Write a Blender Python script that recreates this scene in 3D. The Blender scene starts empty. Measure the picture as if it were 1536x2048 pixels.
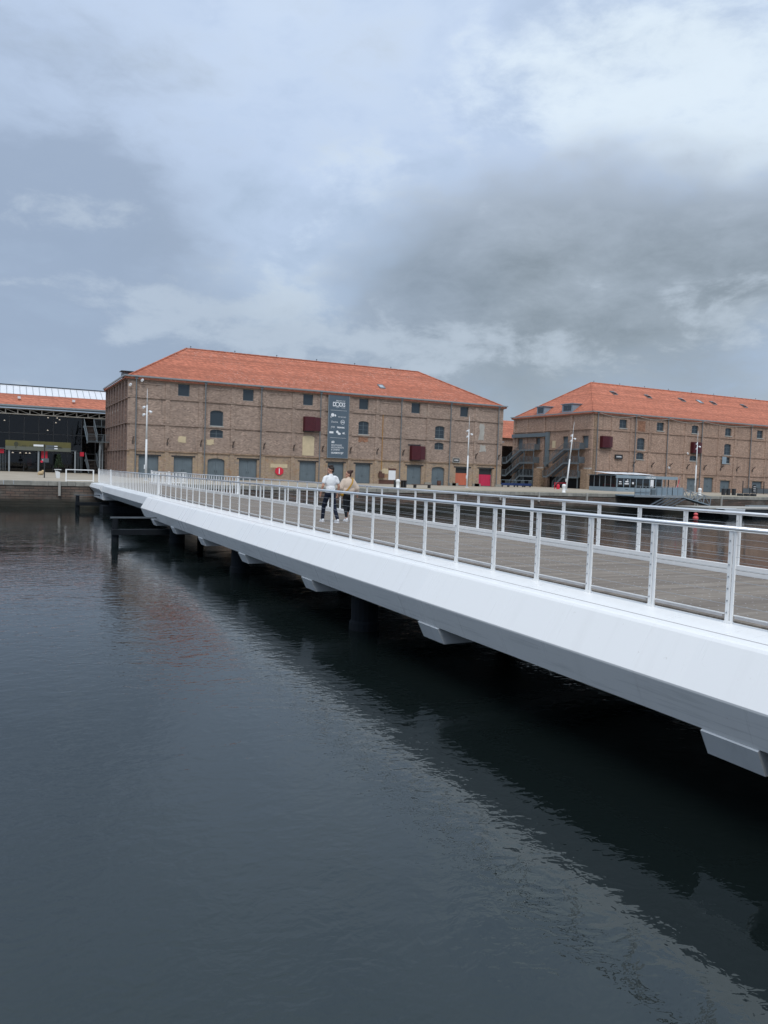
import bpy, bmesh, math, random
from math import radians, sin, cos, pi, sqrt
from mathutils import Vector, Matrix
from mathutils.geometry import tessellate_polygon
random.seed(7)
SC = bpy.context.scene
COL = SC.collection
EYE = 1.65          # camera height over the quay (quay and bridge deck are z = 0)
WATER = -2.13

# ------------------------------------------------------------------ camera
yaw, pitch, roll = radians(26.79), radians(2.93), radians(1.90)
fwd = Vector((sin(yaw)*cos(pitch), cos(yaw)*cos(pitch), -sin(pitch)))
rgt = Vector((cos(yaw), -sin(yaw), 0)); upv = rgt.cross(fwd)
r2 = rgt*cos(roll)+upv*sin(roll); u2 = -rgt*sin(roll)+upv*cos(roll)
cd = bpy.data.cameras.new('camera'); cam = bpy.data.objects.new('camera', cd); COL.objects.link(cam)
cam.matrix_world = Matrix(((r2.x,u2.x,-fwd.x,0),(r2.y,u2.y,-fwd.y,0),(r2.z,u2.z,-fwd.z,EYE),(0,0,0,1)))
cd.sensor_fit = 'VERTICAL'; cd.sensor_height = 36; cd.sensor_width = 27; cd.lens = 36*1540/2048
cd.clip_end = 6000; cd.clip_start = .1
SC.camera = cam

# ------------------------------------------------------------------ node helpers
class NT:
    def __init__(s, tree): s.t = tree; s.n = tree.nodes; s.l = tree.links
    def node(s, typ, **kw):
        nd = s.n.new(typ)
        for k, v in kw.items(): setattr(nd, k, v)
        return nd
    def put(s, sock, v):
        if isinstance(v, bpy.types.NodeSocket): s.l.new(v, sock)
        elif v is not None: sock.default_value = v
    def math(s, op, a, b=None, c=None, clamp=False):
        nd = s.node('ShaderNodeMath', operation=op, use_clamp=clamp)
        for i, v in enumerate((a, b, c)):
            if v is not None: s.put(nd.inputs[i], v)
        return nd.outputs[0]
    def vec(s, op, a, b=None):
        nd = s.node('ShaderNodeVectorMath', operation=op)
        s.put(nd.inputs[0], a)
        if b is not None: s.put(nd.inputs[1], b)
        return nd.outputs['Value' if op in ('DOT_PRODUCT','LENGTH','DISTANCE') else 'Vector']
    def noise(s, vec, scale, detail=4, rough=.55, dist=0, out='Fac'):
        nd = s.node('ShaderNodeTexNoise'); s.put(nd.inputs['Vector'], vec)
        nd.inputs['Scale'].default_value = scale; nd.inputs['Detail'].default_value = detail
        nd.inputs['Roughness'].default_value = rough; nd.inputs['Distortion'].default_value = dist
        return nd.outputs[out]
    def ramp(s, fac, stops, interp='LINEAR'):
        nd = s.node('ShaderNodeValToRGB'); s.put(nd.inputs[0], fac); cr = nd.color_ramp; cr.interpolation = interp
        while len(cr.elements) < len(stops): cr.elements.new(.5)
        for e, (p, c) in zip(cr.elements, stops):
            e.position = p; e.color = c if len(c) == 4 else (*c, 1)
        return nd.outputs[0]
    def mix(s, fac, a, b, mode='MIX'):
        nd = s.node('ShaderNodeMix', data_type='RGBA', blend_type=mode)
        s.put(nd.inputs[0], fac)
        for i, v in ((6, a), (7, b)): s.put(nd.inputs[i], (*v, 1) if isinstance(v, tuple) and len(v) == 3 else v)
        return nd.outputs[2]
    def mapr(s, v, a, b, c=0., d=1., smooth=False):
        nd = s.node('ShaderNodeMapRange'); nd.clamp = True
        if smooth: nd.interpolation_type = 'SMOOTHSTEP'
        for i, x in enumerate((v, a, b, c, d)): s.put(nd.inputs[i], x)
        return nd.outputs[0]
    def xyz(s, v):
        nd = s.node('ShaderNodeSeparateXYZ'); s.put(nd.inputs[0], v); return nd.outputs
    def comb(s, x, y, z):
        nd = s.node('ShaderNodeCombineXYZ')
        for i, v in enumerate((x, y, z)): s.put(nd.inputs[i], v)
        return nd.outputs[0]

# ------------------------------------------------------------------ sky: broken overcast over a Nishita sky
SUN_EL, SUN_AZ = radians(54), radians(204)      # behind the camera, veiled by cloud
world = bpy.data.worlds.new('World'); SC.world = world; world.use_nodes = True
world.cycles.sampling_method = 'NONE'
w = NT(world.node_tree); w.n.clear()
sky = w.node('ShaderNodeTexSky', sky_type='NISHITA', sun_disc=False, sun_elevation=SUN_EL, sun_rotation=SUN_AZ)
bg1 = w.node('ShaderNodeBackground'); w.put(bg1.inputs[0], sky.outputs[0]); bg1.inputs[1].default_value = .07
d = w.node('ShaderNodeTexCoord').outputs['Generated']
dx, dy, dz = w.xyz(d)
ds = w.vec('MULTIPLY', d, (1, 1, 2.0))
nw = w.vec('SUBTRACT', w.noise(ds, 3.6, 3, .55, out='Color'), (.5,.5,.5))
dd = w.vec('ADD', d, w.vec('MULTIPLY', nw, (.26,.26,.12)))
dsw = w.vec('ADD', ds, w.vec('MULTIPLY', nw, (.10,.10,.10)))
nA = w.noise(w.vec('ADD', dsw, (4.3, 1.9, 2.2)), 3.7, 5, .52)
nB = w.noise(w.vec('ADD', dsw, (1.3, 8.9, 5.2)), 8.5, 7, .62)
def field(blobs, zs=2.3):
    f = None
    for cx, cy, cz, r, amp in blobs:
        v = w.vec('MULTIPLY', w.vec('SUBTRACT', dd, (cx, cy, cz)), (1, 1, zs))
        q = w.math('MULTIPLY', w.mapr(w.vec('LENGTH', v), 0., r, 1, 0, True), amp)
        f = q if f is None else w.math('ADD', f, q)
    return f
cA, cB = w.math('SUBTRACT', nA, .5), w.math('SUBTRACT', nB, .5)
# veil of high cloud, brighter overhead
base = w.ramp(w.math('ADD', w.mapr(dz, .0, .75, .30, .74), w.math('ADD', w.math('MULTIPLY', cA, .62), w.math('MULTIPLY', cB, .42))),
              [(.0, (.25,.325,.42)), (.30, (.345,.435,.565)), (.52, (.455,.555,.72)), (.75, (.575,.675,.82)), (1, (.86,.91,.95))])
# pale breaks and cumulus rims
brt = w.math('ADD', field([(.63,.64,.43,.30,.80), (.71,.60,.385,.24,.42), (.305,.925,.212,.20,.50), (.36,.87,.34,.20,.22), (.75,.62,.215,.16,.55), (.56,.81,.170,.22,.45), (.68,.71,.165,.16,.28), (.10,.90,.44,.16,.20), (.06,.97,.24,.10,.25)]), w.math('MULTIPLY', cB, 2.0))
base = w.mix(w.math('MULTIPLY', w.mapr(brt, .10, .85, 0, 1, True), .66), base, (.72,.81,.86))
# grey banks, flat-based and layered
drk = w.math('ADD', field([(.60,.745,.285,.34,.70), (.72,.63,.285,.34,.70), (.52,.80,.275,.24,.45), (.58,.79,.225,.22,.50), (.72,.66,.215,.26,.45), (.69,.70,.11,.55,.58), (.40,.91,.09,.62,.62), (.45,.87,.20,.24,.25),
                           (-.02,.98,.15,.50,.85), (-.03,.93,.345,.36,.66), (.07,.95,.30,.20,.30), (.0,.89,.45,.24,.25), (.11,.955,.265,.24,.50), (.22,.96,.13,.25,.30), (.10,.90,.47,.20,.22)]),
            w.math('ADD', w.math('MULTIPLY', cB, 1.7), w.math('MULTIPLY', cA, 1.7)))
dcol = w.mix(w.mapr(nB, .30, .70), (.185,.225,.26), (.31,.365,.425))
dcol = w.mix(w.mapr(dz, .24, .42, 0, .85, True), dcol, (.42,.49,.60))
dcol = w.mix(w.mapr(w.math('DIVIDE', dx, w.math('MAXIMUM', dy, .1)), .1, .75, .9, 0), dcol, (.275,.35,.475))
ccol = w.mix(w.math('MULTIPLY', w.mapr(drk, .0, 1.05, 0, 1, True), .95), base, dcol)
# nearer cumulus heads standing in front of the banks
puf = w.math('ADD', field([(.300,.925,.222,.15,.62), (.36,.905,.185,.20,.40), (.55,.815,.165,.20,.55), (.745,.625,.225,.15,.62), (.77,.61,.175,.14,.45), (.67,.72,.155,.18,.45), (.15,.965,.20,.20,.48), (.06,.96,.28,.18,.50), (.22,.95,.15,.2,.35), (.45,.88,.14,.2,.40), (.02,.98,.12,.2,.3)], 3.0), w.math('MULTIPLY', cB, 2.6))
ccol = w.mix(w.math('MULTIPLY', w.mapr(puf, .30, .80, 0, 1, True), .50), ccol, (.47,.545,.63))
bg2 = w.node('ShaderNodeBackground'); w.put(bg2.inputs[0], ccol); bg2.inputs[1].default_value = 1.0
ms = w.node('ShaderNodeMixShader'); ms.inputs[0].default_value = .93
w.l.new(bg1.outputs[0], ms.inputs[1]); w.l.new(bg2.outputs[0], ms.inputs[2])
w.l.new(ms.outputs[0], w.node('ShaderNodeOutputWorld').inputs[0])

sd = bpy.data.lights.new('sun', 'SUN'); sun = bpy.data.objects.new('sun', sd); COL.objects.link(sun)
sd.energy = 1.5; sd.angle = radians(28); sd.color = (1, .97, .92)
sdir = Vector((sin(SUN_AZ)*cos(SUN_EL), cos(SUN_AZ)*cos(SUN_EL), sin(SUN_EL)))
sun.rotation_euler = sdir.to_track_quat('Z', 'Y').to_euler()
vs = SC.view_settings
vs.view_transform = 'Standard'; vs.look = 'None'; vs.exposure = 0.30; vs.gamma = 1; vs.use_curve_mapping = False
SC.cycles.max_bounces = 5; SC.cycles.diffuse_bounces = 3; SC.cycles.glossy_bounces = 3; SC.cycles.transparent_max_bounces = 8; SC.cycles.caustics_reflective = False

# ------------------------------------------------------------------ materials
def mat(name):
    m = bpy.data.materials.new(name); m.use_nodes = True
    t = NT(m.node_tree); return m, t, m.node_tree.nodes['Principled BSDF']
def setp(t, p, **k):
    names = dict(base='Base Color', rough='Roughness', metal='Metallic', spec='Specular IOR Level', ior='IOR', coat='Coat Weight')
    for a, v in k.items():
        if a == 'base' and isinstance(v, tuple) and len(v) == 3: v = (*v, 1)
        t.put(p.inputs[names[a]], v)
def bump(t, p, h, strength=.5, dist=.01, normal=None):
    b = t.node('ShaderNodeBump'); b.inputs['Strength'].default_value = strength; b.inputs['Distance'].default_value = dist
    t.put(b.inputs['Height'], h)
    if normal: t.put(b.inputs['Normal'], normal)
    t.l.new(b.outputs[0], p.inputs['Normal']); return b.outputs[0]
def pos(t): return t.node('ShaderNodeNewGeometry').outputs['Position']
def rnd(t): return t.node('ShaderNodeObjectInfo').outputs['Random']

def painted(name, col, rough=.5, var=.12, dirt=.25, scale=2., metal=0., spec=.5, streak=True):
    m, t, p = mat(name)
    P = pos(t)
    n = t.noise(P, scale, 5, .6)
    st = t.noise(t.vec('MULTIPLY', P, (2., 2., .2)), 2.0, 5, .6)
    c = t.mix(t.mapr(n, .3, .75, 0, 1), tuple(x*(1-var) for x in col), tuple(min(1, x*(1+var)) for x in col))
    if dirt: c = t.mix(t.math('MULTIPLY', t.mapr(st if streak else n, .52, .78, 0, 1), dirt), c, tuple(x*.45 for x in col))
    c = t.mix(t.math('MULTIPLY', rnd(t), .12), c, tuple(x*.75 for x in col))
    setp(t, p, base=c, rough=t.mapr(n, .3, .8, rough*.85, min(1, rough*1.2)), metal=metal, spec=spec)
    return m

def brickmat(name, cA, cB, mortar, low=None, seed=0.):
    m, t, p = mat(name)
    P = t.vec('ADD', pos(t), (seed, seed*.7, 0)); x, y, z = t.xyz(P)
    uvv = t.comb(t.math('ADD', x, y), z, 0)
    b = t.node('ShaderNodeTexBrick'); t.put(b.inputs['Vector'], uvv)
    b.inputs['Scale'].default_value = 1; b.inputs['Brick Width'].default_value = .24; b.inputs['Row Height'].default_value = .08
    b.inputs['Mortar Size'].default_value = .008; b.inputs['Mortar Smooth'].default_value = .3; b.inputs['Bias'].default_value = 0
    b.inputs['Color1'].default_value = (*cA, 1); b.inputs['Color2'].default_value = (*cB, 1); b.inputs['Mortar'].default_value = (*mortar, 1)
    c = b.outputs['Color']
    # single odd bricks: cell noise on brick-sized cells
    cell = t.node('ShaderNodeTexWhiteNoise', noise_dimensions='2D')
    row = t.math('FLOOR', t.math('DIVIDE', z, .12)); colm = t.math('FLOOR', t.math('DIVIDE', t.math('ADD', t.math('ADD', x, y), t.math('MULTIPLY', row, .13)), .26))
    t.put(cell.inputs['Vector'], t.comb(colm, row, 0))
    c = t.mix(t.math('MULTIPLY', t.mapr(cell.outputs[0], .72, 1, 0, 1), .5), c, tuple(min(1, v*1.55) for v in cA))
    c = t.mix(t.math('MULTIPLY', t.mapr(cell.outputs[0], .28, 0, 0, 1), .5), c, tuple(v*.5 for v in cB))
    if low:
        n = t.noise(P, .9, 6, .65)
        k = t.math('MULTIPLY', t.mapr(t.math('ADD', z, t.math('MULTIPLY', n, .5)), 3.9, 3.35, 0, 1), t.mapr(n, .25, .6, .45, 1))
        g = t.noise(P, 5, 5, .7)
        c = t.mix(t.math('MULTIPLY', k, t.mapr(g, .35, .6, 0, .85)), c, low)
        o = t.noise(t.vec('ADD', P, (17, 3, 5)), 1.3, 5, .65)
        c = t.mix(t.math('MULTIPLY', k, t.mapr(o, .56, .72, 0, .75)), c, (.36, .155, .045))
        c = t.mix(t.math('MULTIPLY', k, t.mapr(o, .42, .30, 0, .6)), c, (.18, .19, .19))
    big = t.noise(P, .22, 6, .62)
    c = t.mix(t.mapr(big, .40, .70, 0, .35), c, tuple(v*.66 for v in cB))
    mid = t.noise(t.vec('MULTIPLY', P, (1, 1, .45)), .8, 6, .7)
    c = t.mix(t.math('MULTIPLY', t.mapr(mid, .60, .76, 0, 1), .45), c, (.36, .32, .27))
    st = t.noise(t.vec('MULTIPLY', P, (1.6, 1.6, .12)), 1.2, 6, .65)
    c = t.mix(t.math('MULTIPLY', t.mapr(st, .56, .74, 0, 1), .5), c, (.06, .055, .05))
    setp(t, p, base=c, rough=.9, spec=.2)
    bump(t, p, t.math('ADD', t.math('MULTIPLY', b.outputs['Fac'], -1), t.math('MULTIPLY', cell.outputs[0], .8)), .8, .012)
    return m

def roofmat(name, col, axis='x', lichen=.5, seed=0.):
    m, t, p = mat(name)
    P = t.vec('ADD', pos(t), (seed, 0, 0)); x, y, z = t.xyz(P)
    rowf = t.math('DIVIDE', z, .155); row = t.math('FLOOR', rowf); fr = t.math('FRACT', rowf)
    u = t.math('ADD', x, y)
    cf = t.math('DIVIDE', t.math('ADD', u, t.math('MULTIPLY', t.math('MODULO', row, 2.), .12)), .24)
    cell = t.node('ShaderNodeTexWhiteNoise', noise_dimensions='2D'); t.put(cell.inputs['Vector'], t.comb(t.math('FLOOR', cf), row, 0))
    big = t.noise(P, .35, 6, .65); rr = t.node('ShaderNodeTexWhiteNoise', noise_dimensions='1D'); t.put(rr.inputs['W'], row)
    c = t.mix(t.mapr(cell.outputs[0], 0, 1, 0, 1), tuple(v*.70 for v in col), tuple(min(1, v*1.28) for v in col))
    c = t.mix(t.math('MULTIPLY', t.mapr(big, .42, .7, 0, 1), .3), c, tuple(v*.58 for v in col))
    sp = t.noise(P, 1.6, 5, .7); c = t.mix(t.math('MULTIPLY', t.mapr(sp, .60, .72, 0, 1), .28), c, (.10, .055, .04))
    c = t.mix(t.math('MULTIPLY', rr.outputs[0], .6), c, tuple(v*.5 for v in col))
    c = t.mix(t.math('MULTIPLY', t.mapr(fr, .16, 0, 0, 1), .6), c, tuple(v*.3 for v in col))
    lk = t.math('MULTIPLY', t.mapr(t.noise(P, 3.5, 5, .75), .56, .70, 0, 1), t.mapr(t.noise(P, .18, 4, .6), .42, .6, 0, 1))
    c = t.mix(t.math('MULTIPLY', lk, lichen), c, (.62, .47, .40))
    setp(t, p, base=c, rough=.85, spec=.25)
    bump(t, p, t.math('ADD', t.math('MULTIPLY', fr, -1), t.math('ABSOLUTE', t.math('SUBTRACT', t.math('FRACT', cf), .5))), .7, .03)
    return m

M = {}
M['white'] = painted('bridge white paint', (.86, .86, .845), .26, .02, .06, .8, spec=.5)
M['white_dirty'] = painted('weathered white paint', (.70, .72, .73), .42, .06, .28, .9)
M['girder_low'] = painted('girder underside paint', (.62, .65, .68), .35, .04, .22, .7)
M['steel'] = painted('brushed stainless steel', (.74, .75, .76), .30, .02, 0, 1., metal=.85, streak=False)
M['alu'] = painted('dull aluminium', (.50, .48, .47), .45, .1, .3, 5, metal=.5)
M['wire'] = painted('steel wire', (.45, .46, .47), .4, .05, 0, 5, metal=.8)
M['grey_paint'] = painted('blue grey door paint', (.125, .160, .180), .55, .12, .35, 1.6)
M['grey_light'] = painted('light blue grey paint', (.24, .31, .36), .5, .1, .3, 1.6)
M['dark_steel'] = painted('galvanised dark steel', (.085, .10, .112), .5, .15, .3, 3)
M['stairgrey'] = painted('grey stair steel', (.125, .15, .165), .5, .12, .25, 3)
M['black'] = painted('black iron', (.022, .024, .027), .55, .2, .2, 3)
M['pipe'] = painted('zinc pipe', (.16, .175, .185), .5, .15, .35, 3)
M['gutter'] = painted('zinc gutter', (.25, .28, .30), .5, .12, .3, 3)
M['darkpier'] = painted('dark wet pile', (.011, .014, .018), .8, .3, .3, 2, spec=.15)
M['maroon'] = painted('maroon sheet metal', (.075, .008, .014), .5, .25, .3, 3)
M['beige'] = painted('beige render', (.56, .46, .30), .85, .1, .25, 2)
M['oxide'] = painted('brown oxide paint', (.10, .045, .032), .7, .2, .3, 2)
M['red'] = painted('red paint', (.62, .018, .045), .5, .1, .15, 3)
M['orange'] = painted('salmon door paint', (.50, .135, .075), .6, .08, .2, 2)
M['pink'] = painted('crimson door paint', (.52, .02, .075), .55, .08, .2, 2)
M['banner'] = painted('slate banner vinyl', (.085, .12, .155), .6, .08, .1, .8)
M['wtext'] = painted('white print', (.78, .80, .82), .6, .03, 0, 3)
M['dtext'] = painted('dark print', (.045, .05, .03), .6, .1, 0, 3)
M['olive'] = painted('olive canvas', (.13, .12, .042), .8, .2, .3, .8)
M['olive_pale'] = painted('grey green canvas', (.135, .145, .118), .8, .1, .2, .8)
M['yellow'] = painted('ochre pipe paint', (.42, .21, .05), .6, .1, .2, 3)
M['blue'] = painted('dark blue crate', (.012, .035, .13), .5, .2, .2, 3)
M['concrete'] = painted('pale concrete', (.40, .385, .35), .9, .12, .3, 1.5)
M['ironbrown'] = painted('rusty iron bracket', (.09, .07, .06), .8, .2, .3, 4)
M['truss'] = painted('sand painted truss steel', (.36, .33, .28), .6, .1, .25, 3)
M['slats'] = painted('brown slats', (.11, .085, .075), .7, .2, .3, 3)
M['boat'] = painted('white hull gel', (.75, .77, .78), .25, .03, .1, 2)
M['buoyred'] = painted('red float', (.68, .10, .10), .4, .06, .1, 6)
M['roofwhite'] = painted('translucent white roof sheet', (.72, .74, .77), .4, .05, .2, 1.2)
M['brickA'] = brickmat('brown stock brick', (.40, .295, .235), (.31, .225, .18), (.37, .325, .285), (.44, .335, .205))
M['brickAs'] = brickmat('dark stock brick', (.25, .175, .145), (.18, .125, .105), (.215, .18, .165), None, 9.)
M['brickB'] = brickmat('tan brick', (.44, .30, .225), (.36, .24, .18), (.38, .31, .26), None, 31.)
M['brickP'] = brickmat('pale pier brick', (.36, .25, .17), (.28, .185, .12), (.30, .26, .21), None, 51.)
M['blind'] = brickmat('orange infill brick', (.36, .18, .11), (.27, .13, .08), (.27, .22, .18), None, 61.)
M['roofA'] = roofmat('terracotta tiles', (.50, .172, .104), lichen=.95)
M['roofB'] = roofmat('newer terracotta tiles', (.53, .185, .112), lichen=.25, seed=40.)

def glassmat(name, tint, refl=.06, rough=.02, trans=.0):
    m, t, p = mat(name)
    setp(t, p, base=tint, rough=rough, spec=.5, ior=1.5)
    if trans:
        tr = t.node('ShaderNodeBsdfTransparent'); tr.inputs[0].default_value = (trans, trans, trans*1.05, 1)
        gl = t.node('ShaderNodeBsdfGlossy'); gl.inputs['Roughness'].default_value = rough
        fr = t.node('ShaderNodeFresnel'); fr.inputs[0].default_value = 1.45
        mx = t.node('ShaderNodeMixShader'); t.l.new(fr.outputs[0], mx.inputs[0]); t.l.new(tr.outputs[0], mx.inputs[1]); t.l.new(gl.outputs[0], mx.inputs[2])
        t.l.new(mx.outputs[0], t.n['Material Output'].inputs[0])
    else:
        n = t.noise(pos(t), .5, 3, .5); bump(t, p, n, .15, .05)
    return m
M['pane'] = glassmat('old window glass', (.03, .042, .052))
M['darkglass'] = glassmat('hall glazing', (.01, .015, .02), trans=.42)
M['kioskglass'] = glassmat('kiosk glazing', (.012, .014, .017))
M['skylight'] = glassmat('skylight glass', (.35, .40, .44), rough=.08)
m, t, p = mat('lamp glow'); p.inputs['Emission Color'].default_value = (1, .88, .66, 1); p.inputs['Emission Strength'].default_value = 2.6; M['glow'] = m
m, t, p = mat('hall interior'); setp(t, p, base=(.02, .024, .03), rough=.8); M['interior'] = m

def plain(name, base, rough=.8, spec=.3, var=.15, scale=8, bmp=0.):
    m, t, p = mat(name); n = t.noise(t.node('ShaderNodeTexCoord').outputs['Object'], scale, 5, .6)
    setp(t, p, base=t.mix(t.mapr(n, .3, .7), tuple(v*(1-var) for v in base), tuple(min(1, v*(1+var)) for v in base)), rough=rough, spec=spec)
    if bmp: bump(t, p, n, .6, bmp)
    return m
M['skin'] = plain('skin', (.50, .27, .19), .55)
M['hair'] = plain('dark hair', (.022, .014, .010), .6, .4, .4, 40, .01)
M['hair2'] = plain('brown hair', (.045, .018, .012), .6, .4, .4, 40, .01)
M['tee'] = plain('white cotton', (.80, .81, .82), .85, .2, .04, 14, .02)
M['navy'] = plain('navy trousers', (.012, .016, .032), .8, .2, .3, 10, .015)
M['char'] = plain('charcoal trousers', (.016, .018, .022), .8, .2, .3, 10, .015)
M['cream'] = plain('oatmeal knit', (.60, .49, .40), .9, .15, .08, 26, .015)
M['shoe'] = plain('white trainer', (.70, .71, .73), .6, .3, .08, 20)
M['mustard'] = plain('mustard leather', (.46, .25, .035), .5, .4, .12, 12)
M['leaf'] = plain('dark foliage', (.035, .06, .03), .7, .3, .4, 9)
M['bark'] = plain('bark', (.07, .05, .035), .9)
M['sack'] = plain('beige sacking', (.45, .34, .20), .9)

# girder paint: plate to plate tone, rain streaks, scuffs along the lower face
m, t, p = mat('girder paint'); P = pos(t); x, y, z = t.xyz(P)
pan = t.node('ShaderNodeTexWhiteNoise', noise_dimensions='1D'); t.put(pan.inputs['W'], t.math('FLOOR', t.math('DIVIDE', y, 6.2)))
c = t.mix(pan.outputs[0], (.86,.862,.85), (.83,.835,.828))
st = t.noise(t.vec('MULTIPLY', P, (.15, 2.2, .15)), 1.6, 6, .62); c = t.mix(t.math('MULTIPLY', t.mapr(st, .55, .80, 0, 1), .13), c, (.46,.46,.43))
sc = t.noise(t.vec('MULTIPLY', P, (1., .35, 9.)), 2.0, 6, .65); lowk = t.mapr(z, -.66, -.80, 0, 1)
c = t.mix(t.math('MULTIPLY', lowk, t.mapr(sc, .52, .72, 0, .55)), c, (.42,.44,.44))
sp = t.noise(P, 14, 3, .6); c = t.mix(t.math('MULTIPLY', t.mapr(sp, .70, .76, 0, 1), .35), c, (.38,.34,.28))
setp(t, p, base=c, rough=t.mapr(st, .3, .8, .24, .42), spec=.5); M['girder'] = m
M['seam'] = painted('weld seam', (.72,.74,.75), .5, .05, .3, 3)
# weathered deck boards
m, t, p = mat('weathered deck board')
oc = t.node('ShaderNodeTexCoord').outputs['Object']; P = pos(t)
gr = t.noise(t.vec('MULTIPLY', P, (1.2, 22, 6)), 1.5, 6, .65); gb = t.noise(P, 1.1, 5, .6); rv = rnd(t)
c = t.mix(t.mapr(gr, .3, .7), (.165, .142, .118), (.33, .288, .245))
c = t.mix(t.math('MULTIPLY', rv, .75), c, (.15, .128, .11)); c = t.mix(t.mapr(gb, .5, .75, 0, .4), c, (.29, .26, .23))
setp(t, p, base=c, rough=.88, spec=.2); bump(t, p, gr, .6, .004); M['plank'] = m

# quay paving, coping, quay masonry
m, t, p = mat('quay paving'); P = pos(t); x, y, z = t.xyz(P)
n = t.noise(P, .35, 7, .65); g = t.noise(P, 9, 4, .6)
c = t.mix(t.mapr(n, .3, .7), (.33, .285, .225), (.47, .415, .335)); c = t.mix(t.mapr(g, .35, .7, 0, .35), c, (.24, .21, .17))
edge = t.math('MULTIPLY', t.mapr(y, 79.5, 73.5, 0, 1), t.mapr(t.noise(t.vec('MULTIPLY', P, (.25, 1.5, 1)), 1.0, 5, .6), .45, .62, 0, 1))
edge = t.math('MULTIPLY', edge, t.mapr(x, 20, 34, 0, 1))
c = t.mix(t.math('MULTIPLY', edge, .75), c, (.12, .125, .05))
setp(t, p, base=c, rough=.95, spec=.15); bump(t, p, g, .5, .03); M['paving'] = m
M['grass'] = plain('thin grass', (.11, .13, .045), .9, .2, .35, 2.)
m, t, p = mat('coping stone'); P = pos(t); n = t.noise(P, 1.5, 6, .65)
c = t.mix(t.mapr(n, .3, .7), (.235, .225, .20), (.42, .40, .35)); c = t.mix(t.math('MULTIPLY', rnd(t), .5), c, (.17, .17, .15))
setp(t, p, base=c, rough=.9, spec=.2); bump(t, p, t.noise(P, 9, 5, .6), .6, .03); M['coping'] = m
m, t, p = mat('quay masonry'); P = pos(t); x, y, z = t.xyz(P)
b = t.node('ShaderNodeTexBrick'); t.put(b.inputs['Vector'], t.comb(x, z, 0)); b.inputs['Scale'].default_value = 1
b.inputs['Brick Width'].default_value = .7; b.inputs['Row Height'].default_value = .22; b.inputs['Mortar Size'].default_value = .018
b.inputs['Color1'].default_value = (.20, .13, .10, 1); b.inputs['Color2'].default_value = (.13, .105, .085, 1); b.inputs['Mortar'].default_value = (.06, .055, .05, 1)
n = t.noise(t.vec('MULTIPLY', P, (.35, 1, 1.6)), 1.1, 7, .7)
c = t.mix(t.mapr(n, .35, .65, 0, .75), b.outputs['Color'], (.055, .05, .045)); c = t.mix(t.mapr(t.noise(P, .3, 5, .6), .52, .68, 0, .8), c, (.22, .21, .185))
c = t.mix(t.mapr(t.math('ADD', z, t.math('MULTIPLY', n, .7)), -.95, -1.35, 0, .85), c, (.022, .024, .018))
setp(t, p, base=c, rough=.8, spec=.3); bump(t, p, t.math('ADD', t.math('MULTIPLY', b.outputs['Fac'], -1), n), 1, .06); M['masonry'] = m

# dock water
m, t, p = mat('dock water'); P = pos(t); x, y, z = t.xyz(P)
calm = t.mapr(t.noise(t.vec('MULTIPLY', P, (.10, .06, 1)), 1, 4, .6), .36, .66, .25, 1, True)
Pw = t.vec('ADD', P, t.vec('MULTIPLY', t.noise(P, .8, 2, .5, out='Color'), (.35, .35, 0)))
h1 = t.noise(t.vec('MULTIPLY', Pw, (1., 1.35, 1)), 2.6, 2.5, .5, .5)
h2 = t.noise(t.vec('MULTIPLY', Pw, (1., 1.25, 1)), 7.5, 2, .5, .6)
h3 = t.noise(t.vec('MULTIPLY', P, (.5, .8, 1)), .75, 3, .5)
hh = t.math('ADD', t.math('MULTIPLY', h1, .019), t.math('MULTIPLY', h2, .0070))
hh = t.math('ADD', t.math('MULTIPLY', hh, calm), t.math('MULTIPLY', h3, .022))
setp(t, p, base=(.006, .0095, .0095), rough=.012, spec=.5, ior=2.35)
p.inputs['Specular Tint'].default_value = (.31, .37, .37, 1)
bump(t, p, hh, .62, 1.0); M['water'] = m

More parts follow.
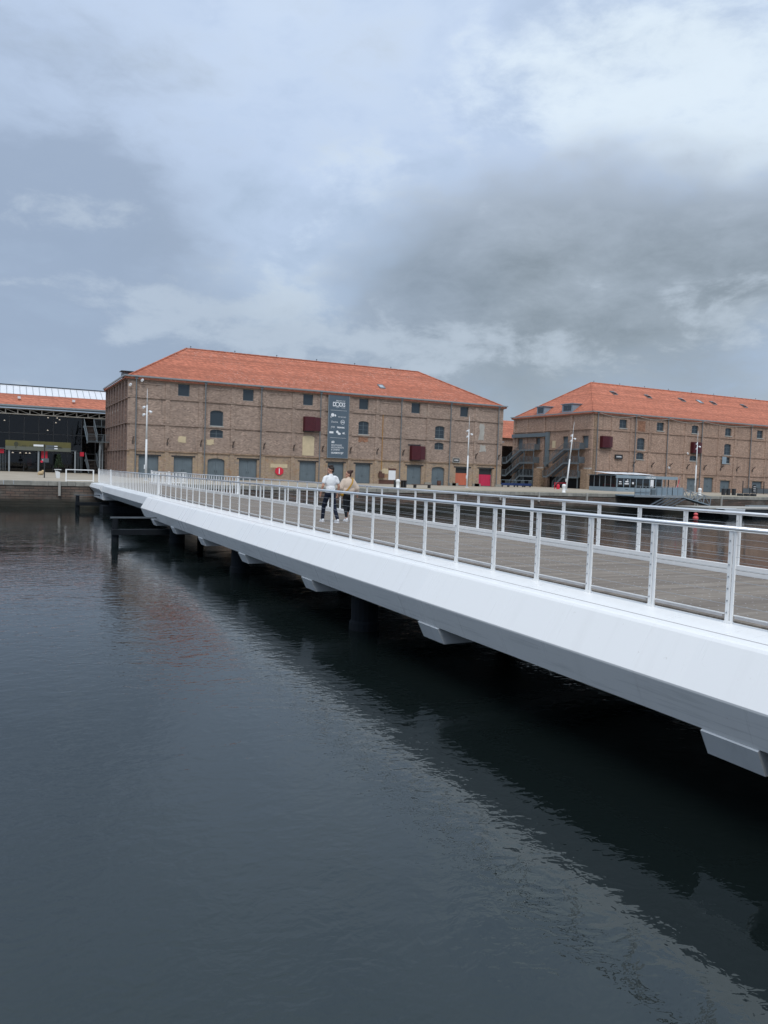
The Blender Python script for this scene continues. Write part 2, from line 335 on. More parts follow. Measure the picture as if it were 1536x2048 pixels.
# ------------------------------------------------------------------ mesh helpers
ORG = {}
class MB:
    def __init__(s): s.v = []; s.f = []; s.m = []
    def add(s, vs, fs, mi=0):
        o = len(s.v); s.v += [tuple(v) for v in vs]; s.f += [tuple(i+o for i in f) for f in fs]; s.m += [mi]*len(fs); return s
    def box(s, x0, x1, y0, y1, z0, z1, mi=0):
        return s.add([(x0,y0,z0),(x1,y0,z0),(x1,y1,z0),(x0,y1,z0),(x0,y0,z1),(x1,y0,z1),(x1,y1,z1),(x0,y1,z1)],
                     [(3,2,1,0),(4,5,6,7),(0,1,5,4),(1,2,6,5),(2,3,7,6),(3,0,4,7)], mi)
    def bevbox(s, x0, x1, y0, y1, z0, z1, b=.02, mi=0):
        # box with chamfered top edges
        vs = [(x0,y0,z0),(x1,y0,z0),(x1,y1,z0),(x0,y1,z0),(x0,y0,z1-b),(x1,y0,z1-b),(x1,y1,z1-b),(x0,y1,z1-b),
              (x0+b,y0+b,z1),(x1-b,y0+b,z1),(x1-b,y1-b,z1),(x0+b,y1-b,z1)]
        fs = [(3,2,1,0),(8,9,10,11)]
        for i in range(4):
            j = (i+1) % 4; fs += [(i,j,j+4,i+4),(i+4,j+4,j+8,i+8)]
        return s.add(vs, fs, mi)
    def tube(s, a, b, r, n=8, r2=None, mi=0, cap=True):
        a, b = Vector(a), Vector(b); r2 = r if r2 is None else r2
        z = (b-a).normalized(); x = z.orthogonal().normalized(); y = z.cross(x)
        vs = []
        for c, rr in ((a, r), (b, r2)):
            for i in range(n):
                q = 2*pi*i/n; vs.append(c+(x*cos(q)+y*sin(q))*rr)
        fs = [(i, (i+1) % n, n+(i+1) % n, n+i) for i in range(n)]
        if cap: fs += [tuple(range(n-1, -1, -1)), tuple(range(n, 2*n))]
        return s.add(vs, fs, mi)
    def bar(s, a, b, wx, wz, up=(0,0,1), mi=0):
        # rectangular bar from a to b; wx across, wz along 'up'
        a, b = Vector(a), Vector(b); z = (b-a).normalized(); x = z.cross(Vector(up))
        if x.length < 1e-4: x = z.orthogonal()
        x.normalize(); y = x.cross(z)
        vs = [c+x*sx*wx/2+y*sy*wz/2 for c in (a, b) for sx, sy in ((-1,-1),(1,-1),(1,1),(-1,1))]
        return s.add(vs, [(3,2,1,0),(4,5,6,7),(0,1,5,4),(1,2,6,5),(2,3,7,6),(3,0,4,7)], mi)
    def prism(s, poly, axis, a, b, mi=0):
        # extrude 2d polygon; axis 'x': poly=(y,z), 'y': (x,z), 'z': (x,y)
        f = {'x': lambda p, t: (t, p[0], p[1]), 'y': lambda p, t: (p[0], t, p[1]), 'z': lambda p, t: (p[0], p[1], t)}[axis]
        n = len(poly); vs = [f(p, a) for p in poly]+[f(p, b) for p in poly]
        fs = [(i, (i+1) % n, n+(i+1) % n, n+i) for i in range(n)]+[tuple(range(n-1, -1, -1)), tuple(range(n, 2*n))]
        return s.add(vs, fs, mi)
    def lathe(s, c, prof, n=12, mi=0):
        vs = []; k = len(prof)
        for i in range(n):
            q = 2*pi*i/n
            for r, z in prof: vs.append((c[0]+r*cos(q), c[1]+r*sin(q), c[2]+z))
        fs = []
        for i in range(n):
            j = (i+1) % n
            for a in range(k-1): fs.append((i*k+a, j*k+a, j*k+a+1, i*k+a+1))
        fs += [tuple(i*k for i in range(n-1, -1, -1)), tuple(i*k+k-1 for i in range(n))]
        return s.add(vs, fs, mi)
    def ball(s, c, r, seg=12, rings=8, mi=0, sc=(1,1,1)):
        prof = [(max(1e-4, r*sin(pi*i/rings)), -r*cos(pi*i/rings)) for i in range(rings+1)]
        o = len(s.v); s.lathe((0,0,0), prof, seg, mi)
        for i in range(o, len(s.v)):
            v = s.v[i]; s.v[i] = (c[0]+v[0]*sc[0], c[1]+v[1]*sc[1], c[2]+v[2]*sc[2])
        return s
    def build(s, name, mats, parent=None, smooth=False, recalc=True):
        o = ORG.get(parent, Vector((0,0,0))) if parent else Vector((0,0,0))
        me = bpy.data.meshes.new(name)
        me.from_pydata([(v[0]-o.x, v[1]-o.y, v[2]-o.z) for v in s.v], [], s.f)
        mats = mats if isinstance(mats, (list, tuple)) else [mats]
        for q in mats: me.materials.append(M[q] if isinstance(q, str) else q)
        if len(mats) > 1: me.polygons.foreach_set('material_index', s.m)
        if recalc:
            bm = bmesh.new(); bm.from_mesh(me); bmesh.ops.recalc_face_normals(bm, faces=bm.faces); bm.to_mesh(me); bm.free()
        if smooth: me.polygons.foreach_set('use_smooth', [True]*len(me.polygons))
        ob = bpy.data.objects.new(name, me); COL.objects.link(ob)
        if parent: ob.parent = parent
        ORG[ob] = o
        return ob
def B(*a, **k): return MB().box(*a, **k)
def tag(o, label, cat, group=None):
    o['label'] = label; o['category'] = cat
    if group: o['group'] = group
    return o
def thing(name, label, cat, loc=(0,0,0), group=None):
    o = bpy.data.objects.new(name, None); COL.objects.link(o); o.location = loc; o.empty_display_size = .3
    ORG[o] = Vector(loc); return tag(o, label, cat, group)
def struct(name, mb, m, **k):
    o = mb.build(name, m, **k); o['kind'] = 'structure'; return o
def kopy(o, off, parent=None, recurse=True):
    c = o.copy(); COL.objects.link(c); c.parent = parent if parent else o.parent
    c.location = o.location+Vector(off); ORG[c] = ORG.get(o, Vector())+Vector(off)
    if recurse:
        for ch in list(o.children): 
            g = ch.copy(); COL.objects.link(g); g.parent = c
            for h in list(ch.children):
                q = h.copy(); COL.objects.link(q); q.parent = g
    return c
def text_part(body, size, parent, x, z, y, m='wtext', align='LEFT', name='lettering', wide=None, bold=0.):
    cu = bpy.data.curves.new('txt', 'FONT'); cu.body = body; cu.size = size; cu.align_x = align; cu.extrude = .004; cu.offset = bold
    cu.resolution_u = 3
    to = bpy.data.objects.new('txt', cu); COL.objects.link(to)
    bpy.context.view_layer.update()
    me = bpy.data.meshes.new_from_object(to.evaluated_get(bpy.context.evaluated_depsgraph_get()))
    bpy.data.objects.remove(to)
    xs = [v.co.x for v in me.vertices]; wd = max(xs)-min(xs)
    k = wide/wd if wide else 1.
    o = ORG.get(parent, Vector())
    for v in me.vertices: v.co = Vector((x+v.co.x*k-o.x, y-v.co.z-o.y, z+v.co.y-o.z))
    me.materials.clear(); me.materials.append(M[m])
    ob = bpy.data.objects.new(name, me); COL.objects.link(ob); ob.parent = parent; ORG[ob] = o
    return ob

# ================================================================== the setting
QY = 70.0                                     # far quay edge
wm = MB().add([(-900,-400,WATER),(1200,-400,WATER),(1200,QY+.6,WATER),(-900,QY+.6,WATER)], [(0,1,2,3)])
struct('water', wm, 'water', recalc=False)
g = MB().add([(-900,QY+.55,0),(1200,QY+.55,0),(1200,3000,0),(-900,3000,0)], [(0,1,2,3)])
struct('quay_pavement', g, 'paving', recalc=False)
g = MB().add([(-900,-400,-.02),(1200,-400,-.02),(1200,.6,-.02),(-900,.6,-.02)], [(0,1,2,3)])
struct('near_quay_pavement', g, 'paving', recalc=False)
o = MB().box(-900, 1200, .2, .62, WATER-1, -.03).build('near_quay_wall', 'masonry'); tag(o, 'dark masonry quay wall below the camera on the near side', 'quay wall')

# far quay wall with its coping stones
qw = MB().box(-900, 1200, QY+.06, QY+.9, WATER-1.2, -.36).build('quay_wall', 'masonry')
tag(qw, 'long weathered masonry quay wall rising from the water below the warehouses', 'quay wall')
random.seed(3)
xx = -14.0; stones = []
while xx < 112:
    L = random.choice((.62, .66, .7, .74, 1.3)); stones.append((xx, L)); xx += L
meshes = {}
for x0, L in stones:
    if L not in meshes:
        o = MB().bevbox(0, L-.025, QY, QY+.58, -.36, .012, .02).build('coping_stone', 'coping', qw); meshes[L] = o; o.location.x = x0
    else:
        c = meshes[L].copy(); COL.objects.link(c); c.location = (x0, random.uniform(-.012, .012), random.uniform(-.012, .006))
for a, b_ in ((-900, -14.02), (xx+.01, 1200)):
    MB().box(a, b_, QY, QY+.58, -.36, .01).build('coping_run', 'coping', qw)
# stone ledge of thin grass along the edge
# pale vertical fender timbers and a ladder on the quay wall
def fender_post(x, label, h=1.15):
    o = MB().bevbox(x-.09, x+.09, QY-.14, QY+.05, -.05-h, .05, .03).build('fender_post', 'concrete')
    return tag(o, label, 'fender post', 'pale posts fixed to the quay wall')
fender_post(4.75, 'pale vertical fender post on the quay wall under the black direction sign')
fender_post(49.6, 'pale vertical fender post on the quay wall below the crimson door', .9)
fender_post(54.9, 'pale vertical fender post on the quay wall left of the leaning lamp mast', 1.)
fender_post(61.9, 'pale vertical fender post on the quay wall just right of the leaning lamp mast', 1.)
fender_post(84.6, 'pale vertical fender post on the quay wall between the ladder and right picture edge', 1.2)
ld = thing('quay_ladder', 'pale steel ladder fixed to the quay wall beside the gangway foot', 'ladder', (79.9, QY, 0))
for x in (79.65, 80.15): MB().box(x-.04, x+.04, QY-.16, QY-.08, -1.9, .1).build('rail', 'concrete', ld)
for k in range(6): MB().tube((79.66, QY-.12, -.2-k*.3), (80.14, QY-.12, -.2-k*.3), .018, 6).build('rung', 'concrete', ld)

# ================================================================== footbridge
BR = thing('footbridge', 'long white steel footbridge with wire railings crossing the dock basin', 'bridge', (10, 35, 0))
XR, XF = 7.9, 12.3          # railing lines
Y0, YJ, YG, Y1 = 1.0, 42.9, 62.6, 70.4
def girder(prof, y0, y1, nm, m, far=False):
    mb = MB(); pr = [((20.2-x) if far else x, z) for x, z in prof]
    n = len(pr); vs = [(x, y0, z) for x, z in pr]+[(x, y1, z) for x, z in pr]
    fs = [(i, (i+1) % n, n+(i+1) % n, n+i) for i in range(n)]+[tuple(range(n-1, -1, -1)), tuple(range(n, 2*n))]
    mb.add(vs, fs); return mb.build(nm, m, BR)
R_ = .03
pN = [(7.97,-.02),(7.35,-.095),(7.31,-.11),(7.28,-.14),(6.97,-.665),(6.973,-.69),(7.17,-1.125),(7.97,-1.16)]
pM = [(7.97,-.02),(7.33,-.08),(7.30,-.11),(7.20,-.50),(7.22,-.53),(7.60,-.92),(7.97,-.92)]
pE = [(7.97,-.02),(7.30,-.05),(7.25,-.08),(7.12,-.36),(7.14,-.40),(7.45,-.78),(7.97,-.78)]
for far in (False, True):
    girder(pN, Y0, YJ, 'edge_girder', 'girder', far)
    girder(pM, YJ+.01, YG-.25, 'edge_girder', 'white_dirty', far)
    girder(pE, YG+.28, Y1, 'edge_girder', 'white_dirty', far)
# thin raised drip bead along the ledge, and weld seams
for y0, y1 in ((Y0, YJ-.05),):
    k = y0
    while k < y1:
        e = min(k+9.9, y1); MB().add([(7.45,k,-.089),(7.475,k,-.074),(7.50,k,-.080),(7.45,e,-.089),(7.475,e,-.074),(7.50,e,-.080)], [(0,3,4,1),(1,4,5,2)]).build('drip_bead', 'alu', BR, recalc=False); k = e+.02
# weld seams across the side plates
def seam(y):
    q = MB(); pr = [(x-.0025, z) for x, z in pN[1:7]]; n = len(pr)
    q.add([(x, y, z-.001) for x, z in pr]+[(x, y+.014, z-.001) for x, z in pr], [(i, i+1, n+i+1, n+i) for i in range(n-1)]); return q.build('weld_seam', 'girder', BR, recalc=False)
s0 = seam(6.9)
for k in range(1, 6): c = s0.copy(); COL.objects.link(c); c.location.y += 6.2*k
# abutment block and bearing between span and quay
MB().prism([(63.0,-.76),(70.2,-.76),(70.2,-1.2),(66.6,-1.22),(63.9,-1.2)], 'x', 7.5, 12.7).build('abutment', 'white_dirty', BR)
MB().box(7.34, 12.86, 62.42, 62.95, -1.18, -.1).build('bearing_frame', 'white_dirty', BR)
# deck structure
dk = MB().box(7.98, 12.22, Y0, Y1, -.35, -.055).build('deck', 'black', BR)
MB().box(7.55, 12.65, Y0, YJ-.02, -1.118, -1.0).build('underside', 'black', BR)
MB().box(7.65, 12.55, YJ+.03, YG-.3, -.90, -.80).build('underside', 'black', BR)
# boards: nearest 300 as parts, the rest as one
PW = .148
def plank_mesh(seed):
    random.seed(seed); mb = MB(); mb.bevbox(8.0, 12.08, .007, PW-.009, -.05, 0, .006)
    for k in range(15):
        x = 8.2+k*.27+random.uniform(-.03, .03)
        if random.random() < .55:
            y = PW*.5+(.03 if k % 2 else -.03)
            mb.add([(x-.010,y-.008,.0006),(x+.010,y-.008,.0006),(x+.010,y+.008,.0006),(x-.010,y+.008,.0006),(x-.006,y-.005,.004),(x+.006,y-.005,.004),(x+.006,y+.005,.004),(x-.006,y+.005,.004)],
                   [(4,5,6,7),(0,1,5,4),(1,2,6,5),(2,3,7,6),(3,0,4,7)], 1)
    return mb
pl = [plank_mesh(50+i).build('plank', ['plank', 'alu'], dk) for i in range(4)]
random.seed(11); ys = 4.2; n = 0
for o in pl: o.location.y = ys+n*PW; n += 1
while n < 300:
    c = pl[random.randrange(4)].copy(); COL.objects.link(c); c.location = (0, ys+n*PW, random.uniform(-.002, .001)); n += 1
mb = MB(); yy = ys+300*PW
while yy < Y1-.1: mb.box(8.0, 12.08, yy+.004, yy+PW-.006, -.05, 0); yy += PW
yy = Y0
while yy < ys-.15: mb.box(8.0, 12.08, yy+.004, yy+PW-.006, -.05, 0); yy += PW
o = mb.build('plank_run', 'plank', dk); o['kind'] = 'stuff'
# kerb on the far side and low ledge profile on the near side
for z0, z1, x0 in ((0.0, .072, 12.10), (.082, .165, 12.12)):
    for y0, y1 in ((Y0, 22), (22.01, YJ), (YJ+.02, Y1)): MB().box(x0, 12.24, y0, y1, z0, z1).build('kerb_strip', 'white', BR)
# cross beams poking out below the girder
def cross_beam(y):
    w2 = .37; mb = MB()
    prof = [(7.155,-1.15),(7.20,-1.12),(13.0,-1.12),(13.045,-1.15),(12.90,-1.435),(7.30,-1.435)]
    mb.prism(prof, 'y', y-w2, y+w2); return mb.build('cross_beam', 'white_dirty', BR)
for y in (5.66, 12.23, 18.5, 24.4, 30.1, 35.5, 40.5): 
    if y > 2: cross_beam(y)
# piers
def pier(x, y, r=.33):
    return MB().lathe((x, y, 0), [(r*1.12,-3.4),(r*1.12,-1.95),(r,-1.9),(r,-1.3),(r*1.2,-1.24)], 18).build('pier', 'darkpier', BR, smooth=False)
for y in (16.6, 27.2, 38.3): pier(7.95, y); pier(12.2, y)
for x in (8.4, 11.8): pier(x, 63.2, .5)
MB().box(7.3, 12.9, 62.1, 64.3, -3.2, -1.62).build('pier_cap', 'darkpier', BR)
# railings
def railing(X, side, label):
    rl = MB().tube((X, Y0, 1.115), (X, YJ, 1.115), .034, 12).build('railing', 'steel', BR, smooth=True)   # the handrail carries its posts and wires
    rl['label'] = label
    MB().tube((X, YJ+.01, 1.11), (X, Y1-.1, 1.11), .028, 10).build('handrail', 'steel', rl, smooth=True)
    # post: twin flats with spacer and screws
    mb = MB(); zb = -.03
    mb.box(X-.011, X+.011, -.048, -.016, zb, 1.085); mb.box(X-.014, X+.010, .004, .052, zb, 1.085)
    mb.box(X-.03, X+.02, -.05, .055, zb-.005, zb+.03)
    for k in range(7):
        z = .10+k*.145
        mb.tube((X-.024, .028, z), (X-.012, .028, z), .0095, 6, mi=1)
    mb.box(X-.006, X+.006, -.03, .03, 1.06, 1.10)
    p0 = mb.build('post', ['white', 'wire'], rl)
    sp = 1.235; ypost = 6.33-4*sp if side < 0 else 6.05-4*sp; first = True; lst = []
    while ypost < YJ-.3: lst.append(ypost); ypost += sp
    for i, y in enumerate(lst):
        c = p0 if i == 0 else p0.copy()
        if i: COL.objects.link(c)
        c.location = p0.location.copy() if i else p0.location; c.location.y = y
    # closer, plain flats beyond the joint
    q = MB(); q.box(X-.02, X+.02, -.03, .03, -.03, 1.09); q0 = q.build('post', 'white', rl); y = YJ+.5; i = 0
    while y < Y1-.2:
        c = q0 if i == 0 else q0.copy()
        if i: COL.objects.link(c)
        c.location = (q0.location.x, y, q0.location.z); y += .62; i += 1
    for zc in (.20, .345, .49, .635, .78, .925):
        MB().tube((X+.004, Y0, zc), (X+.004, Y1-.2, zc), .0026, 5).build('wire', 'wire', rl)
    # bottom bar, one length between each pair of posts
    b0 = MB().box(X-.02, X+.015, .09, sp-.09, .045, .075).build('bottom_bar', 'alu', rl)
    b1 = MB().box(X-.012, X+.012, .07, sp-.07, .0755, .088).build('bottom_trim', 'white', rl)
    for i, yv in enumerate(lst):
        for bb in (b0, b1):
            c = bb if i == 0 else bb.copy()
            if i: COL.objects.link(c)
            c.location = (bb.location.x, yv, bb.location.z)
    # stouter end posts at the joints
    for y in (YJ, YG, Y1-.12):
        MB().bevbox(X-.06, X+.06, y-.07, y+.07, -.03, 1.17, .02).build('end_post', 'white', rl)
    return rl
railing(XR, -1, 'near steel handrail with white posts and wires')
railing(XF, 1, 'far steel handrail with white posts and wires')

# white tubular barriers where the bridge meets the quay
def barrier(x0, x1, y, label, h=1.05, y1=None):
    y1 = y if y1 is None else y1
    o = thing('pedestrian_barrier', label, 'barrier', ((x0+x1)/2, y, 0), 'white barriers at the bridge end')
    for x, yy in ((x0, y), (x1, y1)): MB().box(x-.05, x+.05, yy-.05, yy+.05, .0, h).build('upright', 'white', o)
    for z in (.10, h-.035): MB().bar((x0+.05, y, z), (x1-.05, y1, z), .06, .07).build('rail', 'white', o)
    return o
barrier(5.35, 7.55, 71.2, 'open white rectangular barrier on the quay left of the bridge end')
bb = barrier(12.6, 15.6, 71.6, 'white slatted barrier on the quay right of the bridge end')
for k in range(9): MB().box(12.85+k*.31, 12.97+k*.31, 71.58, 71.62, .14, 1.0).build('slat', 'white', bb)
# dark fender frames standing in the water beside the bridge
def fender_frame(x0, x1, y, label):
    o = thing('water_fender', label, 'fender', (x0, y, WATER), 'dark fender frames in the water')
    for x in (x0+.18, (x0+x1)/2+1.1, x1-.2):
        MB().lathe((x, y, 0), [(.17,-3.2),(.17,-1.52),(.145,-1.5),(.145,-.99)], 12).build('pile', 'darkpier', o)
    MB().box(x0-.05, x1, y-.10, y+.10, -.985, -.92).build('top_rail', 'dark_steel', o)
    MB().box(x0+.02, x1, y-.26, y+.2, -1.78, -1.52).build('wale', 'darkpier', o)
fender_frame(4.98, 9.5, 39.0, 'dark fender frame standing in the water under the middle of the bridge')
fender_frame(5.65, 9.4, 66.0, 'dark fender frame standing in the water under the far bridge end')

# ================================================================== buildings
class Facade:
    """A wall plane: u runs along it, n goes into the building, w is up."""
    def __init__(s, axis, at): s.axis, s.at = axis, at
    def P(s, u, n, w): return (u, s.at+n, w) if s.axis == 'front' else (s.at+n, u, w)
    def box(s, mb, u0, u1, n0, n1, w0, w1, mi=0):
        a, b = s.P(u0, n0, w0), s.P(u1, n1, w1)
        return mb.box(min(a[0],b[0]), max(a[0],b[0]), min(a[1],b[1]), max(a[1],b[1]), w0, w1, mi)
    def poly(s, mb, pts, n0, n1, mi=0):
        k = len(pts); vs = [s.P(u, n0, w) for u, w in pts]+[s.P(u, n1, w) for u, w in pts]
        return mb.add(vs, [(i, (i+1) % k, k+(i+1) % k, k+i) for i in range(k)]+[tuple(range(k-1, -1, -1)), tuple(range(k, 2*k))], mi)
def loop(u0, u1, w0, w1, rise=0.):
    if not rise: return [(u0,w0),(u1,w0),(u1,w1),(u0,w1)]
    n = 8; c = (u0+u1)/2; h = (u1-u0)/2
    return [(u0,w0),(u1,w0)]+[(c+h*cos(pi*k/n), w1-rise+rise*sin(pi*k/n)) for k in range(n+1)]
def wall(F, outer, holes, depth, m, parent, name='wall'):
    mb = MB()
    loops = [[Vector((u, w, 0)) for u, w in outer]]+[[Vector((u, w, 0)) for u, w in reversed(h)] for h in holes]
    flat = [p for l in loops for p in l]
    mb.add([F.P(p.x, 0, p.y) for p in flat], [tuple(t) for t in tessellate_polygon(loops)])
    for h in holes:
        k = len(h); mb.add([F.P(u, 0, w) for u, w in h]+[F.P(u, depth, w) for u, w in h], [(i, (i+1) % k, k+(i+1) % k, k+i) for i in range(k)])
    return mb.build(name, m, parent, recalc=False)
def rail_frame(F, mb, lp, t_, n0, n1):
    # frame following a loop, thickness t_ inward
    c = (sum(p[0] for p in lp)/len(lp), sum(p[1] for p in lp)/len(lp)); us = [p[0] for p in lp]; ws = [p[1] for p in lp]
    hu, hw = (max(us)-min(us))/2, (max(ws)-min(ws))/2; cu, cw = (max(us)+min(us))/2, (max(ws)+min(ws))/2
    inn = [(cu+(u-cu)*(1-t_/hu), cw+(w-cw)*(1-t_/hw)) for u, w in lp]; k = len(lp)
    vs = [F.P(u, n0, w) for u, w in lp]+[F.P(u, n0, w) for u, w in inn]+[F.P(u, n1, w) for u, w in lp]+[F.P(u, n1, w) for u, w in inn]
    fs = []
    for i in range(k):
        j = (i+1) % k; fs += [(i,j,k+j,k+i),(k+i,k+j,3*k+j,3*k+i),(i,j,2*k+j,2*k+i),(2*k+i,2*k+j,3*k+j,3*k+i)]
    mb.add(vs, fs); return inn
def window(F, lp, parent, style='grid', fm='grey_paint', gm='pane', n0=.2, sill=True):
    mb = MB(); inn = rail_frame(F, mb, lp, .07, n0, n0+.09)
    us = [p[0] for p in inn]; ws = [p[1] for p in inn]; u0, u1, w0, w1 = min(us), max(us), min(ws), max(ws)
    if style == 'grid':
        uc = (u0+u1)/2; F.box(mb, uc-.03, uc+.03, n0+.01, n0+.075, w0, w1-.01)
        nb = max(1, int((w1-w0)/.7))
        for k in range(1, nb+1):
            wz = w0+(w1-w0)*k/(nb+1); F.box(mb, u0, u1, n0+.015, n0+.07, wz-.02, wz+.02)
    o = mb.build('window', fm, parent)
    if style == 'shutter':
        for a, b in ((u0, (u0+u1)/2-.012), ((u0+u1)/2+.012, u1)):
            q = MB(); F.poly(q, [p for p in loop(a, b, w0, w1)] , n0+.03, n0+.07); q.build('shutter', 'grey_paint', o)
    else:
        q = MB(); q.add([F.P(u, n0+.045, w) for u, w in inn], [tuple(range(len(inn)))]); q.build('pane', gm, o, recalc=False)
    if sill:
        q = MB(); F.box(q, u0-.16, u1+.16, -.09, n0, w0-.14-.07, w0-.072); q.build('sill', 'concrete', o)
    return o
def lintel(F, u0, u1, w, parent, m='black', h=.16):
    q = MB(); F.box(q, u0-.3, u1+.3, -.05, .06, w+.004, w+h); q.build('lintel', m, parent)
def door(F, lp, parent, m='grey_paint', n0=.22, leaves=2, label=None, transom=None):
    mb = MB(); inn = rail_frame(F, mb, lp, .08, n0, n0+.12)
    us = [p[0] for p in inn]; ws = [p[1] for p in inn]; u0, u1, w0, w1 = min(us), max(us), min(ws), max(ws)
    o = mb.build('door', 'grey_paint', parent)
    if label: o['label'] = label
    top = w1 if transom is None else transom
    arch = len(lp) > 4
    for k in range(leaves):
        a, b = u0+(u1-u0)*k/leaves+.008, u0+(u1-u0)*(k+1)/leaves-.008
        q = MB(); tt = top-(.33 if arch else 0)
        F.box(q, a, b, n0+.04, n0+.09, w0, tt)
        nb = 5
        for j in range(nb):
            ua = a+(b-a)*j/nb; F.box(q, ua+.012, ua+(b-a)/nb-.012, n0+.022, n0+.04, w0+.03, tt-.03)
        lf = q.build('leaf', m, o)
        q = MB(); ux = b-.12 if k == 0 else a+.12
        q.tube(F.P(ux, n0+.0, .95), F.P(ux, n0+.0, 1.2), .018, 6); q.build('handle', 'black', o)
    if arch:
        q = MB(); F.poly(q, [(u0, top-.33)]+[(u1, top-.33)]+[p for p in inn if p[1] > top-.40 and True][0:0]+[( (u0+u1)/2+(u1-u0)/2*cos(pi*k/8), top-.33+.33*sin(pi*k/8)) for k in range(1, 8)], n0+.05, n0+.09); q.build('fanlight', 'grey_paint', o)
    if transom is not None:
        q = MB(); F.box(q, u0, u1, n0+.05, n0+.08, transom+.01, w1); q.build('transom_panel', 'black', o)
    return o
def pipe(F, u, w0, w1, parent, m='pipe', r=.075):
    q = MB(); q.tube(F.P(u, -.24, w0), F.P(u, -.24, w1), r, 8)
    for w in (w0+.3, w0+3.3, w0+6.6, w0+9.8):
        if w < w1: q.tube(F.P(u, -.24, w), F.P(u, -.24, w+.07), r*1.35, 8)
    F.poly(q, [(u-.16,w1-.35),(u+.16,w1-.35),(u+.22,w1),(u-.22,w1)], -.36, -.14)
    return q.build('downpipe', m, parent)
def hook(F, u, w, parent):
    # iron pulley bracket on a stone corbel with a dangling lamp
    q = MB(); q.bar(F.P(u, .0, w-.42), F.P(u+.02, -.62, w+.12), .09, .12); q.bar(F.P(u, .0, w+.0), F.P(u+.01, -.45, w), .06, .07)
    F.box(q, u-.10, u+.10, -.14, .0, w-.75, w-.4); q.tube(F.P(u+.02, -.60, w+.12), F.P(u+.02, -.60, w-.02), .07, 8)
    return q.build('pulley_bracket', 'ironbrown', parent)
def flood(F, u, w, parent):
    q = MB(); q.tube(F.P(u, 0, w), F.P(u, -.5, w), .03, 6); q.tube(F.P(u, -.42, w+.06), F.P(u-.16, -.72, w-.08), .13, 10, .17)
    return q.build('floodlight', 'wtext', parent)
def hoist(F, u0, w0, w1, parent, wd=1.46):
    # projecting loading-door hood in ribbed sheet with one leaf standing open to the right
    q = MB(); F.box(q, u0, u0+wd, -.72, .3, w0, w1)
    for k in range(7): F.box(q, u0+.06+k*.2, u0+.12+k*.2, -.75, -.722, w0+.04, w1-.04)
    for k in range(3): F.box(q, u0-.03, u0-.002, -.62+k*.22, -.54+k*.22, w0+.04, w1-.04)
    o = q.build('loading_hood', 'maroon', parent)
    q = MB(); q.bar(F.P(u0+wd+.03, -.70, (w0+w1)/2+.03), F.P(u0+wd+.98, -.32, (w0+w1)/2+.03), .05, (w1-w0)-.12)
    q.build('open_leaf', 'maroon', o)
    q = MB(); F.box(q, u0+.02, u0+wd-.02, -.66, -.02, w0-.08, w0-.004); q.build('floor_plate', 'black', o)
    return o
def hip_roof(name, x0, x1, y0, y1, ze, zr, rx0, rx1, m, parent, ov=.35):
    xm = (y0+y1)/2; s = (zr-ze)/(xm-y0); e = ze-ov*s
    v = [(x0-ov,y0-ov,e),(x1+ov,y0-ov,e),(x1+ov,y1+ov,e),(x0-ov,y1+ov,e),(rx0,xm,zr),(rx1,xm,zr)]
    mb = MB(); mb.add(v, [(0,1,5,4),(1,2,5),(2,3,4,5),(3,0,4)]); mb.add([(a,b,c-.14) for a,b,c in v], [(4,5,1,0),(5,2,1),(5,4,3,2),(4,0,3)])
    mb.add([v[i] for i in (0,1,2,3)]+[(v[i][0],v[i][1],v[i][2]-.14) for i in (0,1,2,3)], [(0,1,5,4),(1,2,6,5),(2,3,7,6),(3,0,4,7)])
    o = mb.build(name, m, parent, recalc=False)
    # ridge and hip caps
    def cap(a, b, n):
        a, b = Vector(a), Vector(b); q = MB(); n = max(1, int((b-a).length/1.3))
        for k in range(n):
            p0, p1 = a.lerp(b, k/n), a.lerp(b, (k+1)/n)
            q.tube(p0+Vector((0,0,.03)), p1+Vector((0,0,.03)), .11, 8, .13)
        return q.build('ridge_cap', m, o)
    for a, b in ((4,5),(0,4),(3,4),(1,5),(2,5)): cap(v[a], v[b], 20)
    k = rx0+.6
    while k < rx1:
        q = MB(); q.tube((k, xm, zr+.1), (k, xm, zr+.42), .03, 6); q.box(k-.1, k+.1, xm-.03, xm+.03, zr+.3, zr+.36); q.build('ridge_hook', 'black', o); k += 6.3
    return o, s
def skylight(o, x, y, y0, ze, s, wd=.9, ln=1.2, open_=False, m='skylight'):
    # roof window lying on the front slope
    def R(u, v, h): return (x+u, y+v/sqrt(1+s*s), ze+(y+v/sqrt(1+s*s)-y0)*s+h)
    q = MB()
    for u0, u1, v0, v1 in ((-wd/2,wd/2,-ln/2,-ln/2+.1),(-wd/2,wd/2,ln/2-.1,ln/2),(-wd/2,-wd/2+.09,-ln/2+.1,ln/2-.1),(wd/2-.09,wd/2,-ln/2+.1,ln/2-.1)):
        vs = [R(u,v,h) for h in (.01,.16) for u, v in ((u0,v0),(u1,v0),(u1,v1),(u0,v1))]
        q.add(vs, [(3,2,1,0),(4,5,6,7),(0,1,5,4),(1,2,6,5),(2,3,7,6),(3,0,4,7)])
    f = q.build('skylight', 'pipe', o)
    q = MB(); h2 = .42 if open_ else .12
    q.add([R(-wd/2+.1,-ln/2+.1,h2),R(wd/2-.1,-ln/2+.1,h2),R(wd/2-.1,ln/2-.1,.12),R(-wd/2+.1,ln/2-.1,.12)], [(0,1,2,3)]); q.build('glass', m, f, recalc=False)
    return f

